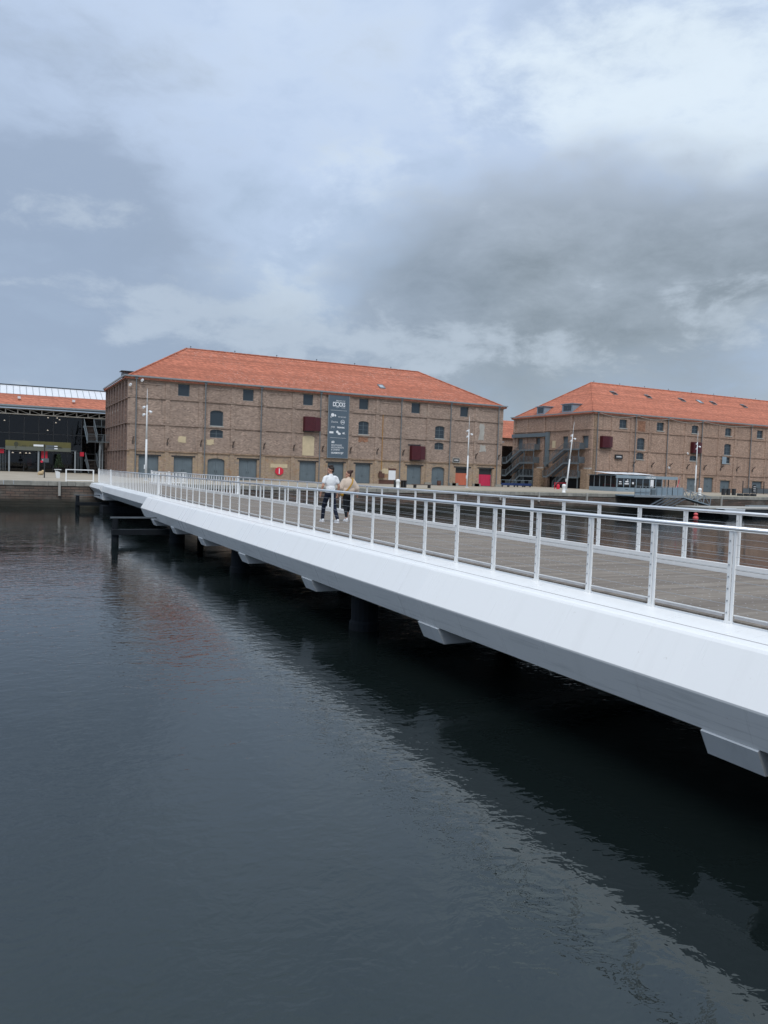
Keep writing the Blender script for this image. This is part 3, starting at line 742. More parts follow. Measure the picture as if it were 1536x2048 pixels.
# ------------------------------------------------------------------ left warehouse
YA = 99.5
WA = thing('brick_warehouse', 'long brown brick dock warehouse with hipped orange roof and hanging slate banner', 'warehouse', (14.4, YA, 0))
FA = Facade('front', YA); FS = Facade('side', 14.4)
A0, A1, AY, AE, AR = 14.4, 70.5, 119.7, 12.5, 18.0
holes = []; 
topw = [20.5+8.42*k for k in range(6)]
for u in topw: holes.append(('top', loop(u, u+1.45, 10.5, 12.0)))
mids = [(24.64,26.36,6.97,8.97,.28),(24.66,26.38,5.43,6.51,.25),(45.76,47.36,6.97,8.84,.25),(58.32,59.94,7.0,8.86,.25),(58.3,59.9,5.35,6.4,.25)]
for u0,u1,w0,w1,r in mids: holes.append(('mid', loop(u0,u1,w0,w1,r)))
doors = [(15.8,18.24,0),(20.12,22.52,0),(24.42,26.68,.35),(28.58,31.04,0),(37.06,39.5,0),(41.2,43.66,0),(45.46,47.83,0),(53.77,56.21,0),(57.97,60.19,.35),(62.15,64.59,0),(66.38,68.87,0)]
for u0,u1,r in doors: holes.append(('door', loop(u0,u1,.02,2.78,r)))
holes.append(('hoist', loop(37.44,38.9,6.97,8.9))); holes.append(('hoist', loop(54.15,55.6,3.66,5.7)))
wall(FA, [(A0,-.3),(A1,-.3),(A1,AE),(A0,AE)], [h for _, h in holes], .45, 'brickA', WA)
MB().add([(A1,YA,-.3),(A1,AY,-.3),(A1,AY,AE),(A1,YA,AE)], [(0,1,2,3)]).build('end_wall', 'brickP', WA, recalc=False)
MB().add([(A0,AY,-.3),(A1,AY,-.3),(A1,AY,AE),(A0,AY,AE)], [(0,1,2,3)]).build('rear_wall', 'brickA', WA, recalc=False)
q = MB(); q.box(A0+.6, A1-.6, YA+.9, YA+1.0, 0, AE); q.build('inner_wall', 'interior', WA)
# pilasters, string courses, cornice, blind panels
px = [15.0+4.21*k for k in range(14)]
for i, u in enumerate(px):
    ww = .55 if 0 < i < 13 else .62
    for w0, w1 in ((-.3, 3.33), (3.5, 6.68), (6.84, 9.92), (10.08, 12.05)):
        q = MB(); FA.box(q, u-ww/2, u+ww/2, -.09, 0, w0, w1); q.build('pilaster', 'brickA', WA)
for w in (3.33, 6.68, 9.92):
    q = MB(); FA.box(q, A0-.02, A1+.02, -.14, 0, w, w+.12); q.build('string_course', 'brickP' if w < 4 else 'brickA', WA)
q = MB(); FA.box(q, A0-.05, A1+.05, -.16, 0, 12.06, 12.26); FA.box(q, A0-.08, A1+.08, -.24, 0, 12.26, AE); q.build('cornice', 'brickA', WA)
for i in range(13):      # corbelled lintel bands over the recessed bays
    a, b = px[i]+.5, px[i+1]-.5
    if not any(a-.5 < u < b for u in topw):
        q = MB(); FA.box(q, a+.3, b-.3, -.07, 0, 11.62, 11.74); q.build('bay_band', 'brickA', WA)
q = MB(); FA.box(q, A0-.5, A1+.5, -.52, -.36, 12.44, 12.60); q.build('gutter', 'gutter', WA)
random.seed(5)
for u in topw:
    o = window(FA, loop(u, u+1.45, 10.5, 12.0), WA, 'shutter' if random.random() < .3 else 'plainpane', n0=.18, sill=False); lintel(FA, u, u+1.45, 12.0, WA, 'brickP', .1)
for u0,u1,w0,w1,r in mids: window(FA, loop(u0,u1,w0,w1,r), WA, 'plainpane' if w1 > 8 and u0 < 30 else 'grid', n0=.16, sill=w1 > 8)
for u0,u1,r in doors:
    if u0 < 62: door(FA, loop(u0,u1,.02,2.78,r), WA)
    elif u0 < 65: door(FA, loop(u0,u1,.02,2.78), WA, 'orange', n0=.3, leaves=1, transom=1.95, label='salmon orange door')
    else: door(FA, loop(u0,u1,.02,2.78), WA, 'pink', n0=.3, leaves=1, transom=1.85, label='crimson pink door')
    if not r: lintel(FA, u0, u1, 2.785, WA)
hoist(FA, 37.42, 6.97, 8.92, WA); hoist(FA, 54.12, 3.66, 5.72, WA); lintel(FA, 54.1, 55.6, 5.75, WA)
for u in (15.38, 23.95, 31.4, 39.85, 52.45, 60.85, 69.5): pipe(FA, u, .05, 12.5, WA)
for i in range(14):
    if i not in (10, 11): hook(FA, px[i]+.05, 4.95, WA)
flood(FA, 14.7, 11.4, WA); flood(FA, 16.1, 12.05, WA)
# bricked-up and rendered patches, service pipe, meter box
def patch(u0, u1, w0, w1, m, nm='render_patch', n=-.03, t_=.0, ragged=.0, ar=0):
    if ragged:
        pts = []; random.seed(int(u0*100))
        for (a, b, c, e) in ((u0,w0,u1,w0),(u1,w0,u1,w1),(u1,w1,u0,w1),(u0,w1,u0,w0)):
            for k in range(5): pts.append((a+(c-a)*k/5+random.uniform(-ragged,ragged), b+(e-b)*k/5+random.uniform(-ragged,ragged)))
    else: pts = loop(u0,u1,w0,w1,ar)
    q = MB(); FA.poly(q, pts, n, .0); return q.build(nm, m, WA)
patch(37.4,39.1,3.62,6.38,'beige','blocked_doorway',-.05,ar=.25); patch(20.62,21.6,4.6,5.42,'beige',ragged=.06); patch(24.2,25.2,4.5,5.2,'beige',ragged=.12)
patch(32.9,35.3,1.82,2.34,'beige',n=-.04); patch(49.55,50.72,1.45,2.2,'beige',ragged=.05); patch(50.76,51.9,.62,2.0,'wtext','blocked_doorway',-.04); patch(50.7,51.95,2.0,2.28,'oxide','head_board',-.05)
patch(49.2,52.05,.02,.6,'oxide','plinth_board',-.045)
patch(66.1,67.0,7.1,9.6,'concrete',ragged=.14,n=-.02); patch(66.4,67.4,5.4,6.4,'concrete',ragged=.16,n=-.02); patch(45.8,47.3,5.9,6.6,'blind',ragged=.08,n=-.02)
q = MB(); q.tube(FA.P(49.55,-.1,2.0), FA.P(49.55,-.1,9.9), .05, 6); q.build('service_pipe', 'yellow', WA)
q = MB(); FA.box(q, 49.12, 49.95, -.35, 0, .9, 1.55); FA.box(q, 49.2, 49.6, -.25, 0, 1.55, 1.8); q.build('meter_box', 'oxide', WA)
for u in (62.0, 66.0, 57.3, 61.55, 65.75, 69.9): 
    q = MB(); FA.box(q, u-.55, u+.55, -.32, 0, -.1, .42); q.build('plinth_stone', 'coping', WA)
# narrow side towards the market hall
sh = [loop(a, a+.55, .02, 2.5) for a in (100.9,)]+[loop(a, a+.5, .9, 2.2) for a in (103.6, 106.1)]
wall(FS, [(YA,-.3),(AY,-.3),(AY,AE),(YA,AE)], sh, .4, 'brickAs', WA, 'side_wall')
door(FS, sh[0], WA, leaves=1); [window(FS, h, WA, 'plain', n0=.15, sill=False) for h in sh[1:]]
for k in range(8):
    u = 100.9+2.65*k
    for w0, w1 in ((-.3, 3.38), (3.52, 6.7), (6.86, 9.72), (9.86, 12.05)):
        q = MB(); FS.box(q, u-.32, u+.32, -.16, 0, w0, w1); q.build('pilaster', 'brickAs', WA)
    if k in (2, 3, 4, 5): q = MB(); FS.box(q, u+.8, u+1.7, -.04, 0, 8.6, 8.85); q.build('lime_patch', 'concrete', WA)
for w in (3.38, 6.7, 9.72): q = MB(); FS.box(q, YA-.15, AY, -.22, 0, w, w+.14); q.build('string_course', 'brickAs', WA)
q = MB(); FS.box(q, YA-.2, AY, -.2, 0, 12.06, AE); q.build('cornice', 'brickAs', WA)
q = MB(); FS.box(q, YA-.5, AY+.5, -.52, -.36, 12.44, 12.60); q.build('gutter', 'gutter', WA)
ro, sA = hip_roof('roof', A0, A1, YA, AY, AE, AR, 23.6, 60.6, 'roofA', WA)
skylight(ro, 50.75, 102.72, YA, AE, sA)
q = MB(); q.box(14.0, 15.0, 101.2, 102.6, 12.5, 13.05); q.box(13.8, 15.3, 101.0, 102.8, 13.2, 13.27)
for x in (14.1, 14.9):
    for y in (101.3, 102.5): q.box(x-.05, x+.05, y-.05, y+.05, 13.05, 13.2)
q.build('roof_vent', 'dark_steel', ro)

# ------------------------------------------------------------------ right warehouse
WB = thing('brick_warehouse', 'tan brick dock warehouse at right with steel escape stairs on its end wall', 'warehouse', (88.7, YA, 0))
FB = Facade('front', YA); FE = Facade('side', 88.7)
B0, B1, BY, BE, BR_ = 88.7, 158., 121.6, 12.95, 19.4
hb = []
tw = [94.45, 103.1, 111.68, 120.35, 129.05, 137.7, 146.3]
topsB = [loop(u, u+1.68, 10.55, 12.0, .22 if u in (111.68, 120.35) else 0) for u in tw]
midB = [loop(98.65,100.45,7.06,9.09,.28), loop(98.6,100.38,5.38,6.54,.25), loop(120.32,122.15,7.02,9.07,.28), loop(120.5,122.05,5.45,6.58,.25), loop(111.52,113.36,5.62,6.53,.22)]
drB = [loop(111.15,113.85,.02,2.46), loop(115.4,117.85,.02,2.72), loop(119.76,122.36,.02,2.28), loop(128.44,131.3,.02,2.32), loop(103.0,105.0,.02,2.4), loop(98.6,100.6,.02,2.4)]
hB = [loop(90.3,91.8,7.05,8.95), loop(111.6,113.1,7.0,8.95)]
wall(FB, [(B0,-.3),(B1,-.3),(B1,BE),(B0,BE)], topsB+midB+drB+hB, .45, 'brickB', WB)
MB().add([(B1,YA,-.3),(B1,BY,-.3),(B1,BY,BE),(B1,YA,BE)], [(0,1,2,3)]).build('end_wall', 'brickB', WB, recalc=False)
MB().add([(B0,BY,-.3),(B1,BY,-.3),(B1,BY,BE),(B0,BY,BE)], [(0,1,2,3)]).build('rear_wall', 'brickB', WB, recalc=False)
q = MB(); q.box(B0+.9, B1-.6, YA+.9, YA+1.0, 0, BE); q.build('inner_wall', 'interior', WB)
for h in topsB: window(FB, h, WB, 'grid', n0=.2)
for h in midB: window(FB, h, WB, 'grid', n0=.18)
for h in drB: door(FB, h, WB); lintel(FB, h[0][0], h[1][0], h[2][1], WB, 'brickP', .14)
for u, w0, w1 in ((90.28, 7.05, 8.97), (111.56, 7.0, 8.97)): hoist(FB, u, w0, w1, WB, 1.55)
pb = [92.9+4.32*k for k in range(15)]
for u in [89.15]+pb:
    for w0, w1 in ((-.3, 3.18), (3.34, 6.70), (6.86, 10.02), (10.18, 12.5)):
        q = MB(); FB.box(q, u-.26, u+.26, -.09, 0, w0, w1); q.build('pilaster', 'brickP' if u < 90 else 'brickB', WB)
for w in (3.18, 6.70, 10.02): q = MB(); FB.box(q, B0-.02, B1, -.14, 0, w, w+.12); q.build('string_course', 'brickB', WB)
q = MB(); FB.box(q, B0-.05, B1+.05, -.2, 0, 12.5, BE); q.build('cornice', 'brickB', WB)
q = MB(); FB.box(q, B0-.5, B1+.5, -.52, -.36, 12.88, 13.04); q.build('gutter', 'gutter', WB)
for u in (89.5, 97.98, 105.6, 114.1, 127.2, 135.7): pipe(FB, u, .05, 12.95, WB)
for u in pb[1:9]: hook(FB, u+.75, 4.85, WB)
q = MB(); FB.box(q, 98.65, 100.4, -.02, 0, 10.2, 12.0); q.build('blind_window', 'blind', WB)
q = MB(); FB.box(q, 119.4, 120.45, -.5, -.42, 5.3, 6.65); q.build('open_shutter', 'grey_light', WB)
for x in (106.0, 110.4): flood(FB, x, 4.2 if x < 108 else 6.9, WB)
# sagging light cable below the gutter
q = MB()
for a, b in ((89.6, 97.9), (97.9, 105.6), (105.6, 114.1), (114.1, 127.2)):
    prev = None
    for k in range(11):
        f = k/10; pt = FB.P(a+(b-a)*f, -.6, 12.75-1.9*f*(1-f)*((b-a)/8.3 if b-a < 9 else 1.))
        if prev: q.tube(prev, pt, .035, 5)
        prev = pt
q.build('light_cable', 'concrete', WB)
# end wall with stair doors
eh = [loop(100.5,102.0,6.9,9.0), loop(105.7,107.1,6.9,9.0), loop(113.4,114.6,6.9,8.95), loop(118.6,120.2,6.9,8.95),
      loop(101.3,110.8,.02,1.95), loop(113.6,120.8,.02,3.2)]
wall(FE, [(YA,-.3),(BY,-.3),(BY,BE),(YA,BE)], eh, .5, 'brickB', WB, 'side_wall')
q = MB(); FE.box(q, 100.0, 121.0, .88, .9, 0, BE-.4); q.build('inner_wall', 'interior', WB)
for h in eh[:4]: door(FE, h, WB, leaves=1, n0=.3)
for a, b, n_ in ((99.3,100.9,-1.05),(111.5,113.0,-1.5)):
    q = MB(); FE.box(q, a, b, n_, 0, -.2, 3.35); q.build('pier', 'brickP', WB)
    q = MB(); FE.box(q, a+.1, b-.2, n_+.5, 0, 3.35, 3.6); q.build('pier_cap', 'concrete', WB)
for a in (99.75, 104.9, 112.3, 117.4, 121.2):
    q = MB(); FE.box(q, a-.3, a+.3, -.14, 0, 3.6, 12.5); q.build('pilaster', 'brickB', WB)
for w in (6.70, 10.02): q = MB(); FE.box(q, YA, BY, -.19, 0, w, w+.15); q.build('string_course', 'brickB', WB)
q = MB(); FE.box(q, YA-.2, BY, -.2, 0, 12.5, BE); q.build('cornice', 'brickB', WB)
q = MB(); FE.box(q, YA-.5, BY+.5, -.52, -.36, 12.88, 13.04); q.build('gutter', 'gutter', WB)
q = MB(); FE.box(q, 109.0, 109.9, -.03, 0, 7.0, 8.3); q.build('render_patch', 'beige', WB)
# steel portal round the left stair
q = MB(); FE.box(q, 111.0, 121.5, -.5, -.02, 9.1, 9.75); FE.box(q, 110.6, 111.25, -.55, -.02, 3.7, 9.85); q.build('steel_portal', 'grey_paint', WB)
rb, sB = hip_roof('roof', B0, B1, YA, BY, BE, BR_, 97.6, 149., 'roofB', WB)
for x in (99.88, 108.3, 117.1, 121.85, 125.6, 134.4): skylight(rb, x, 107.05, YA, BE, sB, 1.05, 1.35, open_=x != 121.85)
for (y, w_) in ((114.0, 1.1), (106.6, 1.4)):     # zinc dormers on the end slope
    xe = 88.7+2.6; q = MB()
    q.add([(89.0,y-w_,13.1),(89.0,y+w_,13.1),(89.0,y+w_,14.6),(89.0,y-w_,14.6),(92.4,y-w_,14.6),(92.4,y+w_,14.6),(92.4,y-w_,14.3),(92.4,y+w_,14.3)],
          [(0,1,2,3),(3,2,5,4),(0,3,4,6),(1,7,5,2)]); q.box(88.75, 92.0, y-w_-.2, y+w_+.2, 14.62, 14.72); q.build('dormer', 'grey_light', rb)
    q = MB(); q.box(88.95, 88.99, y-w_*.7, y-.05, 13.5, 14.4); q.box(88.95, 88.99, y+.05, y+w_*.7, 13.5, 14.4); q.build('dormer_window', 'pane', rb)

# ------------------------------------------------------------------ low building closing the gap between the warehouses
GB = thing('link_building', 'low building with orange tiled roof closing the gap between the two warehouses', 'building', (84, 136, 0))
MB().box(68, 108, 136, 150, 0, 9.9).build('wall', 'brickB', GB)
q = MB(); q.add([(67.5,135.4,9.9),(108.5,135.4,9.9),(108.5,143,14.2),(67.5,143,14.2),(67.5,150.6,9.9),(108.5,150.6,9.9)], [(0,1,2,3),(3,2,5,4)]); q.build('roof', 'roofB', GB, recalc=False)
q = MB(); q.add([(74,130.5,8.6),(93,130.5,8.6),(93,136,9.5),(74,136,9.5),(74,130.5,8.75),(93,130.5,8.75),(93,136,9.65),(74,136,9.65)], [(3,2,1,0),(4,5,6,7),(0,1,5,4),(1,2,6,5),(3,0,4,7)]); q.build('canopy', 'gutter', GB)
for x in (75, 80, 85, 90): MB().box(x-.12, x+.12, 130.6, 130.85, 0, 8.6).build('column', 'stairgrey', GB)
MB().box(68.5, 107.5, 135.9, 135.98, .2, 8.2).build('glazing', 'darkglass', GB)

# ------------------------------------------------------------------ market hall on the left
HL = thing('market_hall', 'glazed market hall at left with orange and white roof over a steel truss', 'market hall', (2, 127, 0))
HY = 127.
q = MB(); q.add([(-45,HY+.4,0),(16.6,HY+.4,0),(16.6,146,0),(-45,146,0),(-45,HY+.4,.02),(16.6,HY+.4,.02),(16.6,146,.02),(-45,146,.02)], [(4,5,6,7)]); q.build('floor', 'interior', HL, recalc=False)
MB().box(-45, 16.6, 145, 145.4, 0, 9.5).build('rear_wall', 'interior', HL)
MB().box(16.62, 16.9, HY, 145, 0, 10).build('end_wall', 'brickAs', HL)
MB().box(-45, 16.6, HY+.4, 145, 9.2, 9.3).build('ceiling', 'interior', HL)
q = MB(); q.add([(-45,HY-.75,9.80),(16.2,HY-.75,9.80),(16.2,131.2,11.78),(-45,131.2,11.78)], [(0,1,2,3)]); ho = q.build('roof', 'roofB', HL, recalc=False)
q = MB(); q.add([(-45,131.2,11.81),(16.0,131.2,11.81),(15.9,134.5,13.35),(-45,134.5,13.35),(-45,145,13.0),(16.4,145,13.0)], [(0,1,2,3),(3,2,5,4)]); q.build('white_roof', 'roofwhite', ho, recalc=False)
for k in range(26):
    x = -6+k*.92; q = MB(); q.bar((x,131.2,11.82), (x,134.5,13.39), .06, .07); q.build('roof_rib', 'gutter', ho)
MB().box(-45, 16.4, 134.4, 134.6, 13.37, 13.5).build('ridge_bar', 'black', ho)
for x in (3.0, 10.6): MB().box(x-.2, x+.2, HY+1.2, HY+1.7, 10.9, 11.25).build('roof_vent', 'roofwhite', ho)
q = MB(); q.box(-45, 16.2, HY-.95, HY-.75, 9.62, 9.84); q.build('gutter', 'gutter', HL)
q = MB(); q.box(-45, 16.2, HY-.74, HY-.6, 9.40, 9.62); q.build('fascia_board', 'grey_light', HL)
tr = MB().box(-45, 15.9, HY-.22, HY-.02, 9.20, 9.34).build('truss', 'truss', HL)
MB().box(-45, 15.9, HY-.22, HY-.02, 8.46, 8.60).build('bottom_chord', 'truss', tr)
for k in range(-8, 10):
    x = 1.18+1.625*k; MB().box(x-.075, x+.075, HY-.2, HY-.04, 8.60, 9.20).build('vertical', 'truss', tr)
    if k < 9:
        q = MB(); a, b = ((x+.1, 9.18), (x+1.5, 8.62)) if k < 3 else ((x+.1, 8.62), (x+1.5, 9.18)); q.bar((a[0],HY-.12,a[1]), (b[0],HY-.12,b[1]), .06, .08); q.build('diagonal', 'truss', tr)
# glazing bays and mullions
for k in range(-6, 7):
    x0 = 1.68+2.0*k*1.0; 
    if x0+2 > 16.5: continue
    for w0, w1 in ((.05, 2.95), (3.05, 5.7), (5.8, 8.4)):
        MB().box(x0+.05, x0+1.95, HY+.1, HY+.13, w0, w1).build('glass_pane', 'darkglass', HL)
    MB().box(x0-.04, x0+.04, HY+.02, HY+.2, 0, 8.45).build('mullion', 'black', HL)
for w in (3.0, 5.75): MB().box(-12, 16.2, HY+.04, HY+.18, w-.04, w+.04).build('transom', 'black', HL)
for x in (-2.4, 1.68, 5.6, 10.68): MB().box(x-.11, x+.11, HY-1.4, HY-1.18, 0, 3.3).build('canopy_post', 'gutter', HL)
MB().box(-2.6, 10.9, HY-1.42, HY-1.16, 3.3, 3.44).build('canopy_beam', 'dark_steel', HL)
for x0, x1 in ((-12, 1.6), (10.8, 12.0)):
    for k in range(int((x1-x0)/.22)): MB().box(x0+k*.22, x0+k*.22+.05, HY-.9, HY-.86, .1, 3.2).build('screen_slat', 'stairgrey', HL)
random.seed(21)
for k in range(16):      # lit pendant lamps inside
    x, y, z = random.uniform(-3, 11.5), random.uniform(128.2, 131), random.choice((3.9, 5.3, 6.4, 7.6, 8.1, 8.3)); 
    q = MB(); q.lathe((x,y,z), [(.02,.14),(.11,.05),(.13,0),(.05,-.01)], 10); q.build('pendant_lamp', 'glow', HL)
for x in (2.2, 3.2, 4.0, 4.5):
    q = MB(); q.lathe((x,128.0,2.75), [(.02,.16),(.13,.05),(.16,0),(.05,-.01)], 10); q.build('pendant_lamp', 'glow', HL)
for z in (.9, 1.3): MB().box(1.8, 5.4, HY+.5, HY+.55, z-.03, z+.03).build('counter_rail', 'gutter', HL); MB().box(7.4, 10.5, HY+.5, HY+.55, z-.03, z+.03).build('counter_rail', 'gutter', HL)
for x in (2.4, 4.3, 8.5): MB().box(x-.35, x+.35, HY+.6, HY+1.1, .1, .85).build('counter', 'stairgrey', HL)
MB().box(4.15, 4.75, HY+.3, HY+.35, .9, 2.0).build('red_panel', 'red', HL)

# ================================================================== stairs
def guard(mb_parent, pts, h=1.05, m='stairgrey', mesh='dark_steel', pitch=.16):
    """railing along a polyline: posts, top rail, close vertical bars (one bar panel per run)"""
    for a, b in zip(pts, pts[1:]):
        a, b = Vector(a), Vector(b); L = (b-a).length
        MB().bar(a+Vector((0,0,h)), b+Vector((0,0,h)), .05, .05).build('top_rail', m, mb_parent)
        MB().bar(a+Vector((0,0,.1)), b+Vector((0,0,.1)), .04, .04).build('bottom_rail', m, mb_parent)
        n = max(1, round(L/1.2))
        for k in range(n+1):
            p = a.lerp(b, k/n); MB().box(p.x-.03, p.x+.03, p.y-.03, p.y+.03, p.z, p.z+h).build('guard_post', m, mb_parent)
        q = MB(); n = int(L/pitch)
        for k in range(1, n):
            p = a.lerp(b, k/n); q.box(p.x-.010, p.x+.010, p.y-.010, p.y+.010, p.z+.1, p.z+h)
        q.build('bar_panel', mesh, mb_parent)
def flight(parent, x0, x1, ya, za, yb, zb, m='stairgrey', tread='dark_steel', rails=True):
    for x in (x0, x1): MB().bar((x, ya, za-.05), (x, yb, zb-.05), .06, .30).build('stringer', m, parent)
    n = max(3, int(abs(zb-za)/.19)); 
    for k in range(n):
        f = (k+.5)/n; y, z = ya+(yb-ya)*f, za+(zb-za)*f
        MB().box(x0+.03, x1-.03, y-.15, y+.15, z-.02, z+.03).build('tread', tread, parent)
    if rails:
        for x in (x0, x1): guard(parent, [(x, ya, za), (x, yb, zb)])
def landing(parent, x0, x1, y0, y1, z, m='stairgrey'):
    q = MB(); q.box(x0, x1, y0, y1, z-.07, z); q.box(x0-.02, x0+.05, y0, y1, z-.24, z+.02); return q.build('landing', m, parent)
def escape(label, yl0, yl1, yf):
    o = thing('escape_stair', label, 'stairs', (87.6, yl0, 0), 'steel escape stairs on the warehouse end wall')
    xa, xb = 87.25, 88.45
    for z in (6.75, 4.4, 1.98):
        landing(o, xa, xb, yl0, yl1, z); guard(o, [(xa, yl0, z), (xa, yl1, z)])
        q = MB(); q.bar((xa, yl0, z+.5), (xb, yl0, z+.5), .05, 1.); q.build('end_panel', 'dark_steel', o)
        if z > 2: landing(o, xa, xb, yf, yf+1.3, z-2.4 if z > 5 else 1.98-.01); guard(o, [(xa, yf, (4.35 if z > 5 else 1.97)), (xa, yf+1.3, (4.35 if z > 5 else 1.97))])
    flight(o, xa+.05, xb-.1, yl1, 6.7, yf, 4.38); flight(o, xa+.05, xb-.1, yl1, 4.35, yf, 1.98); flight(o, xa+.05, xb-.1, yl1, 1.95, yf-1.4, .05)
    for y in (yl0+.3, yl1-1.2): MB().box(xa+.1, xa+.24, y, y+.14, 0, 6.7).build('column', 'stairgrey', o)
escape('grey steel escape stair nearest the corner of the right warehouse behind the leaning lamp mast', 100.95, 105.0, 109.1)
escape('grey steel escape stair deeper in the gap, under the blue grey steel portal', 113.1, 117.4, 121.6)

hs = thing('hall_stair', 'grey steel stair between the market hall and the left warehouse', 'stairs', (13, 120, 0))
flight(hs, 12.0, 13.5, 119.0, .05, 124.2, 2.1, tread='slats'); landing(hs, 12.0, 15.2, 124.2, 125.6, 2.1)
flight(hs, 13.75, 15.1, 124.2, 2.1, 117.6, 4.62, tread='slats')
landing(hs, 11.5, 15.1, 116.0, 117.6, 4.65); guard(hs, [(11.5,116.05,4.65),(15.05,116.05,4.65)])
flight(hs, 11.6, 12.95, 117.6, 4.7, 122.6, 7.1, tread='slats', m='grey_light'); landing(hs, 11.6, 15.2, 122.6, 124, 7.1); guard(hs, [(13.0,122.6,7.1),(15.1,122.6,7.1)])
for x, y in ((13.62,117.3),(13.15,116.4)): MB().box(x-.09, x+.09, y-.09, y+.09, 0, 4.58).build('column', 'gutter', hs)

# ================================================================== banner and signs
bn = thing('banner', 'tall slate grey shopping banner with white lettering hanging on the left warehouse', 'banner', (42.5, YA-.3, 3.5))
by = YA-.30
MB().box(41.0, 44.05, by, by+.08, 3.5, 12.22).build('cloth', 'banner', bn)
for a in ((40.94,41.0,3.44,12.28),(44.05,44.11,3.44,12.28),(41.0,44.05,3.44,3.5),(41.0,44.05,12.22,12.28)): MB().box(a[0],a[1],by-.03,by+.08,a[2],a[3]).build('frame_bar', 'gutter', bn)
ty = by-.008
text_part('bienvenue aux', .24, bn, 42.1, 11.35, ty, wide=1.35)
text_part('D', .82, bn, 41.58, 10.62, ty, bold=.02, wide=.46); text_part('CKS', .82, bn, 42.58, 10.62, ty, bold=.02, wide=.88)
def ring(cx, cz, r, t_, a0=0, a1=2*pi, n=28):
    q = MB(); vs = []; fs = []
    for k in range(n+1):
        a = a0+(a1-a0)*k/n
        for rr in (r, r-t_):
            vs.append((cx+rr*cos(a), ty, cz+rr*sin(a))); vs.append((cx+rr*cos(a), ty+.006, cz+rr*sin(a)))
    for k in range(n): 
        i = 4*k; fs.append((i, i+2, i+6, i+4))
    q.add(vs, fs); return q.build('emblem', 'wtext', bn, recalc=False)
def rect(x0, x1, z0, z1, nm='rule'): return MB().box(x0, x1, ty, ty+.006, z0, z1).build(nm, 'wtext', bn)
ring(42.30, 10.90, .33, .10); ring(42.30, 10.90, .46, .025, pi*1.1, pi*1.9); ring(42.30, 10.90, .46, .025, pi*.2, pi*.8); rect(42.9, 43.5, 10.44, 10.47)
for z in (10.05, 6.25): rect(41.3, 43.75, z, z+.025)
def blobm(cx, cz, rx, rz): 
    pts = [(cx+rx*cos(2*pi*k/12)*random.uniform(.8,1.1), cz+rz*sin(2*pi*k/12)*random.uniform(.8,1.1)) for k in range(12)]
    q = MB(); q.add([(x, ty, z) for x, z in pts], [tuple(range(12))]); return q.build('emblem', 'wtext', bn, recalc=False)
blobm(41.62, 9.4, .26, .26); blobm(42.02, 9.35, .13, .15); blobm(41.38, 9.1, .09, .08); text_part('FITE SECOND', .22, bn, 42.45, 9.1, ty, wide=1.15)
text_part('Decitre', .32, bn, 41.45, 8.35, ty, wide=.95); ring(43.15, 8.48, .31, .05); rect(42.86, 43.44, 8.43, 8.53, 'emblem')
text_part('JYSK', .34, bn, 41.42, 7.62, ty, wide=.62); text_part('PRIMARK', .28, bn, 42.35, 7.62, ty, wide=1.15, bold=.012)
rect(41.2, 41.8, 6.85, 7.12, 'emblem'); blobm(42.4, 7.1, .20, .18); blobm(42.68, 6.85, .25, .18); text_part('4K', .36, bn, 43.15, 6.82, ty, bold=.012)
text_part('60', .44, bn, 41.55, 5.52, ty, bold=.015); text_part('BOUTIQUES,', .32, bn, 41.55, 5.12, ty, wide=1.6)
text_part('RESTAURANTS', .32, bn, 41.55, 4.80, ty, wide=1.85); text_part('& CINÉMA', .30, bn, 41.55, 4.50, ty, wide=1.3); text_part('OUVERTS 7J/7', .33, bn, 41.55, 4.05, ty, wide=1.85, bold=.01)

rs = thing('red_sign', 'red octagonal sign with a white bar on the left warehouse wall', 'sign', (34.1, YA-.1, 1.35))
pts = [(34.15+.62*cos(pi/8+k*pi/4), 1.37+.56*sin(pi/8+k*pi/4)) for k in range(8)]
MB().prism(pts, 'y', YA-.12, YA-.05).build('plate', 'red', rs); MB().box(34.08, 34.2, YA-.13, YA-.121, 1.0, 1.74).build('mark', 'wtext', rs)
def wall_sign(x0, x1, z0, z1, body, label):
    s = thing('wall_sign', label, 'sign', ((x0+x1)/2, YA-.2, z0)); MB().box(x0, x1, YA-.26, YA-.14, z0, z1).build('board', 'black', s)
    for a in ((x0-.08,x0,z0-.08,z1+.08),(x1,x1+.08,z0-.08,z1+.08),(x0,x1,z0-.08,z0),(x0,x1,z1,z1+.08)): MB().box(a[0],a[1],YA-.28,YA-.12,a[2],a[3]).build('frame_bar', 'concrete' if x0 < 80 else 'black', s)
    text_part(body, .3, s, x0+.2, (z0+z1)/2-.1, YA-.268, wide=(x1-x0)-.4, bold=.01)
wall_sign(61.5, 62.6, 3.58, 4.15, 'LE PASS', 'small black sign with pale frame above the salmon door')
wall_sign(93.7, 95.2, 5.35, 5.95, 'BUNKER', 'small black lettered sign under the maroon hood of the right warehouse')

